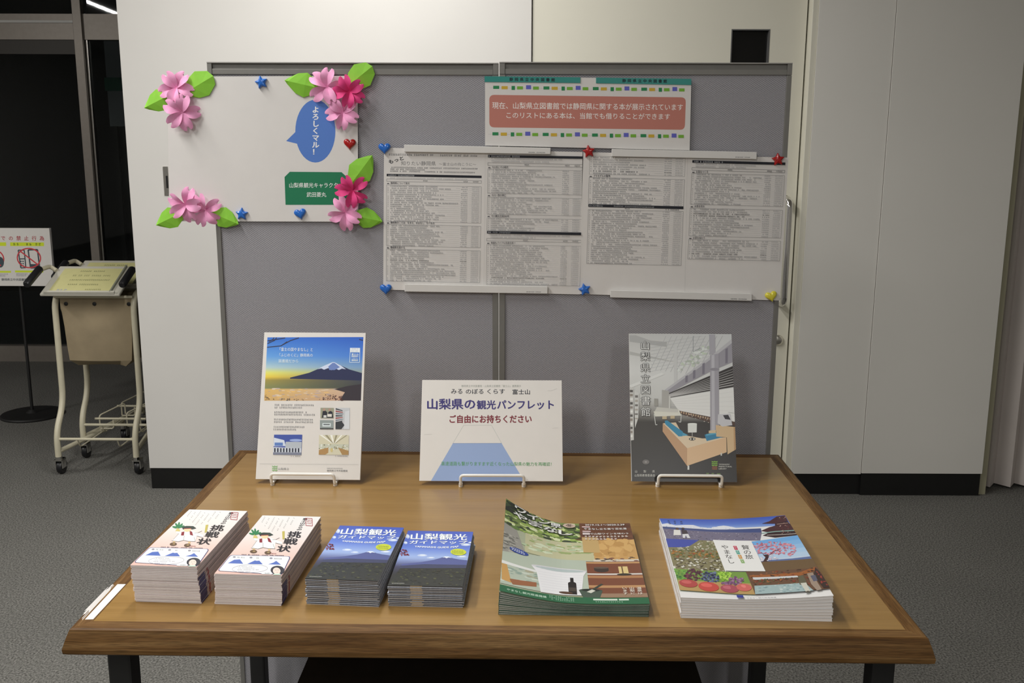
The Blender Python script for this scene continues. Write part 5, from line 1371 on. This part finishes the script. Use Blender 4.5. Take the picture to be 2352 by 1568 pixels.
cv.text('やまなし立ち寄り百名湯', (131, 22, 202, 30), TWt, 0.008); cv.rrect([(128, 34), (142, 34), (142, 39), (128, 39)], 2, (214, 186, 190)); cv.text('で山梨ワインを味わう', (140, 43, 203, 50), TWt, 0.008)
cv.rect(128, 42, 140, 51, (206, 190, 192)); cv.marks(131, 58, 203, 58, (224, 210, 206), 6, 6, 0.75, 0.05); cv.marks(131, 68, 186, 68, (224, 206, 204), 6, 6, 0.75, 0.05)
for i, s_ in enumerate(('温泉は', '山梨に', 'います')): cv.vtext(s_, (200 - i * 10.5, 243), (200 - i * 10.5, 268), 7.5, (226, 214, 206), 0.01)
cv.rect(0, 277, 210, 297, (38, 98, 66)); cv.text('やまなし観光推進機構', (10, 284, 66, 290.5), (190, 214, 198), 0.01)
for i in range(3): cv.marks(70, 281 + i * 4.6, 108, 281 + i * 4.6, (150, 186, 164), 3, 3, 0.75)
cv.rect(132, 281, 166, 285.5, (214, 222, 214)); cv.rect(168, 281, 182, 285.5, (206, 218, 208)); cv.marks(132, 290, 176, 290, (150, 186, 164), 3, 3, 0.75)
def hmag(u, v):
    k = max(0.0, 1 - u / 0.46)
    return 0.0172 + 0.0175 * k ** 1.6 + 0.026 * k ** 1.8 * v ** 2 + 0.001 * math.sin(u * 7)
M_MGC = mat('dark_green_magazine_cover', (0.050, 0.115, 0.075), 0.35, noise=0.3, nscale=50); M_MGP = mat('greyish_magazine_pages', (0.40, 0.42, 0.39), 0.6, noise=0.12, nscale=400)
stack('wine_magazine', 'magazine', 'wine magazines', 'green and brown wine-country magazine on top of its stack, its back corner curling up', 'green-edged magazine, %s from the top of the stack with the curling corner', (1144, 1411), (1496, 1414), (1147, 1358), (1487, 1388), 0.2125, 0.305, 11, hmag, cv, 0.00022, 'L', M_MGC, M_MGP, 28, 14, jit=0.0006, rot=0.0015, rzfix=-0.022)

# ---- travel magazines with a photo collage cover
cv = Canvas([(107, 200), (1620, 145), (2205, 1130), (345, 1185)], (230, 226, 228), grid=20)
cv.poly([(107, 200), (1620, 145), (2205, 1130), (345, 1185)], (230, 226, 228))
cv.grad([(107, 200), (1620, 145), (1690, 262), (150, 300)], [(0, (62, 88, 186)), (0.6, (92, 122, 206)), (1, (140, 165, 222))], 6)
cv.poly([(122, 272), (200, 255), (300, 276), (420, 262), (510, 258), (600, 280), (700, 284), (790, 264), (880, 252), (960, 262), (1050, 284), (1140, 296), (1140, 312), (140, 316)], (226, 226, 236)); cv.speckle([(140, 280), (1080, 284), (1130, 305), (150, 310)], [(150, 160, 200), (190, 198, 224)], 30, 5, 14, 41, 0.3)
cv.poly([(140, 300), (700, 304), (1330, 290), (1340, 360), (160, 366)], (70, 82, 132)); cv.poly([(146, 324), (1340, 340), (1320, 436), (186, 452)], (118, 112, 136))
cv.speckle([(150, 330), (1300, 345), (1290, 430), (186, 446)], [(164, 156, 176), (92, 86, 112), (190, 182, 194), (136, 118, 130), (76, 76, 92)], 150, 4, 11, 42, 0.45)
R1, R2 = (74, 40, 46), (52, 30, 36)
cv.poly([(1340, 236), (1430, 212), (1520, 158), (1618, 150), (1655, 215), (1530, 242)], R1); cv.poly([(1500, 240), (1655, 220), (1680, 262), (1500, 270)], R2); cv.poly([(1330, 322), (1430, 282), (1540, 258), (1690, 248), (1735, 322), (1420, 342)], R1); cv.poly([(1440, 340), (1735, 325), (1765, 390), (1500, 408), (1350, 380)], R2)
cv.line([(1340, 352), (1500, 336), (1740, 332)], 10, (140, 176, 170)); cv.line([(1400, 378), (1760, 372)], 6, (196, 186, 180)); cv.line([(1520, 250), (1660, 240)], 5, (190, 150, 140)); cv.speckle([(1540, 170), (1620, 165), (1720, 380), (1560, 390)], [(196, 160, 150), (130, 50, 50), (176, 140, 130)], 26, 4, 10, 43, 0.6)
cv.poly([(278, 335), (355, 333), (365, 398), (272, 404)], (226, 222, 220)); cv.ell(318, 320, 20, 12, (90, 66, 60)); cv.poly([(368, 328), (430, 332), (450, 376), (378, 384)], (66, 56, 64)); cv.ell(388, 312, 18, 11, (70, 54, 52)); cv.poly([(380, 384), (450, 376), (475, 428), (440, 430), (420, 396), (410, 432), (385, 430)], (220, 218, 224))
cv.marks(212, 222, 240, 280, (62, 66, 84), 18, 20, 0.6, 0); cv.marks(288, 222, 300, 282, (62, 66, 84), 20, 22, 0.6, 0); cv.marks(368, 220, 376, 282, (62, 66, 84), 22, 22, 0.6, 0)
cv.poly([(178, 452), (752, 446), (890, 828), (272, 836)], (132, 124, 92)); cv.poly([(178, 452), (580, 448), (440, 545), (205, 560)], (68, 80, 168))
cv.speckle([(200, 560), (440, 545), (600, 452), (752, 450), (800, 560), (240, 620)], [(176, 170, 150), (120, 124, 84), (206, 202, 190), (96, 100, 70)], 90, 8, 22, 44, 0.6)
cv.speckle([(225, 590), (800, 570), (830, 660), (250, 680)], [(136, 96, 52), (112, 116, 60), (156, 84, 58), (92, 96, 52), (176, 120, 60)], 110, 9, 22, 45, 0.5)
cv.speckle([(255, 690), (840, 670), (885, 822), (275, 830)], [(206, 200, 186), (160, 150, 132), (108, 98, 80), (226, 222, 212), (88, 80, 62)], 110, 10, 28, 46, 0.45)
cv.grad([(1208, 456), (1772, 396), (1948, 690), (1320, 712)], [(0, (102, 164, 226)), (0.6, (170, 200, 232)), (1, (196, 206, 226))], 6)
cv.poly([(1320, 712), (1310, 690), (1700, 672), (1930, 655), (1948, 690)], (92, 110, 160)); cv.poly([(1345, 712), (1380, 650), (1350, 620), (1420, 612), (1420, 650), (1400, 712)], (66, 42, 46))
cv.speckle([(1215, 480), (1450, 458), (1700, 490), (1760, 550), (1720, 640), (1420, 615), (1300, 600)], [(214, 134, 152), (196, 116, 140), (226, 160, 172), (178, 104, 124)], 190, 8, 22, 47, 0.55)
cv.speckle([(1310, 640), (1540, 620), (1540, 690), (1330, 700)], [(226, 216, 226), (206, 186, 206)], 20, 10, 24, 48, 0.5); cv.line([(1390, 660), (1480, 580), (1560, 560)], 5, (90, 50, 60)); cv.line([(1385, 650), (1330, 590)], 5, (90, 50, 60))
cv.poly([(272, 836), (1140, 834), (1250, 1112), (332, 1104)], (118, 150, 70)); cv.speckle([(280, 840), (460, 838), (400, 960), (300, 960)], [(84, 140, 62), (116, 172, 72), (60, 110, 52)], 40, 10, 22, 51, 0.6); cv.poly([(310, 975), (1200, 975), (1250, 1112), (332, 1104)], (182, 148, 96))
def bunch(poly, cols, n, seed): cv.speckle(poly, cols, n, 14, 24, seed, 0.75)
bunch([(375, 940), (430, 860), (500, 826), (600, 850), (600, 940), (520, 975)], [(92, 48, 62), (120, 62, 76), (72, 40, 56)], 60, 52); bunch([(605, 870), (700, 846), (800, 860), (830, 960), (700, 985), (610, 960)], [(52, 58, 92), (76, 84, 122), (112, 122, 156), (40, 44, 70)], 60, 53)
bunch([(780, 850), (880, 836), (960, 850), (950, 930), (850, 950)], [(150, 196, 62), (178, 212, 92), (126, 172, 52)], 45, 54); bunch([(850, 990), (950, 900), (1080, 896), (1120, 940), (1060, 990), (900, 1010)], [(132, 92, 128), (110, 72, 108), (160, 120, 150)], 55, 55)
for (x, y, rx, ry, c) in ((440, 1015, 112, 50, (176, 72, 70)), (685, 1042, 126, 58, (196, 76, 68)), (940, 1052, 112, 50, (168, 78, 92)), (1115, 1030, 92, 46, (206, 102, 98))): cv.ell(x, y, rx, ry, c, 24, 0.05); cv.ell(x - rx * 0.2, y - ry * 0.3, rx * 0.55, ry * 0.42, tuple(min(255, q + 26) for q in c), 18, 0.05)
cv.poly([(1140, 834), (1330, 712), (1948, 690), (2162, 1056), (1250, 1114)], (106, 76, 58)); cv.poly([(1330, 712), (1948, 690), (2005, 800), (1200, 830)], (110, 86, 60)); cv.poly([(1180, 880), (1790, 850), (1980, 790), (2000, 830), (1800, 890), (1200, 915)], (156, 92, 48))
cv.speckle([(1190, 850), (1980, 800), (2060, 900), (1210, 960)], [(86, 56, 40), (132, 66, 44), (66, 44, 36), (160, 100, 60)], 70, 10, 26, 56, 0.4); cv.poly([(1220, 905), (1760, 890), (1780, 910), (1230, 935)], (206, 206, 210)); cv.speckle([(1215, 930), (1900, 900), (2100, 1000), (1225, 1010)], [(140, 62, 46), (92, 96, 66), (166, 96, 60), (76, 60, 50)], 90, 10, 24, 57, 0.4)
cv.poly([(1240, 1010), (1850, 980), (1960, 1078), (1250, 1114)], (160, 180, 184)); cv.speckle([(1250, 1020), (1850, 990), (1940, 1070), (1260, 1105)], [(186, 200, 202), (126, 148, 156), (206, 212, 212)], 40, 10, 30, 58, 0.25); cv.poly([(1980, 800), (2060, 870), (2160, 1050), (2080, 1050), (1960, 900)], (58, 42, 40)); cv.speckle([(1980, 820), (2060, 880), (2140, 1030), (2060, 1000)], [(150, 60, 52), (96, 40, 40)], 20, 8, 18, 59)
cv.poly([(1770, 900), (1830, 888), (1880, 980), (1850, 1020), (1790, 1000)], (98, 92, 74)); cv.poly([(1800, 985), (1870, 980), (1920, 1090), (1870, 1100)], (206, 202, 192)); cv.poly([(1880, 870), (1950, 860), (2010, 990), (2060, 1070), (2000, 1080), (1930, 1000)], (158, 138, 124)); cv.poly([(1920, 900), (1980, 890), (2010, 960), (1960, 970)], (92, 92, 112)); cv.poly([(1850, 1095), (1890, 1080), (1925, 1090), (1880, 1106)], (86, 80, 72))
cv.poly([(745, 450), (1208, 456), (1378, 832), (888, 830)], (234, 231, 232))
cv.vtext('贅の旅', (1128, 508), (1192, 684), 104, (56, 52, 54), 0.0); cv.vtext('やまなし', (878, 508), (970, 742), 96, (56, 52, 54), 0.0)
for i, c in enumerate(((196, 62, 92), (92, 166, 152), (206, 150, 82), (140, 176, 112))):
    a = i * 55; x0 = 988 + i * 27; cv.poly([(x0, 520 + a), (x0 + 42, 520 + a), (x0 + 62, 568 + a), (x0 + 20, 568 + a)], c); cv.marks(x0 + 22, 528 + a, x0 + 38, 562 + a, (232, 226, 226), 15, 18, 0.6, 0)
cv.poly([(1020, 1133), (1100, 1132), (1114, 1172), (1034, 1174)], (52, 62, 152)); cv.marks(1140, 1150, 1210, 1150, (190, 186, 190), 7, 7); cv.text('やまなし観光推進機構', [(1142, 1162), (1500, 1148), (1506, 1164), (1146, 1178)], (140, 136, 140))
def hcol(u, v):
    return 0.0312 + 0.0085 * max(0.0, (u - 0.35) / 0.65) ** 1.5 - 0.0008 * math.sin(u * 3.1) - 0.002 * v * (1 - u)
M_COC = mat('white_glossy_cover', (0.76, 0.75, 0.75), 0.3, noise=0.02)
stack('travel_magazine', 'magazine', 'travel magazines', 'travel magazine with a photo collage cover on top of the rightmost stack', 'white-edged travel magazine, %s from the top of the rightmost stack', (1562.7, 1419), (1907, 1422), (1563.6, 1371), (1912.5, 1361), 0.2112, 0.304, 8, hcol, cv, 0.00022, 'L', M_COC, M_PAGE, 20, 10, jit=0.0012, rot=0.003, rzfix=-0.046)
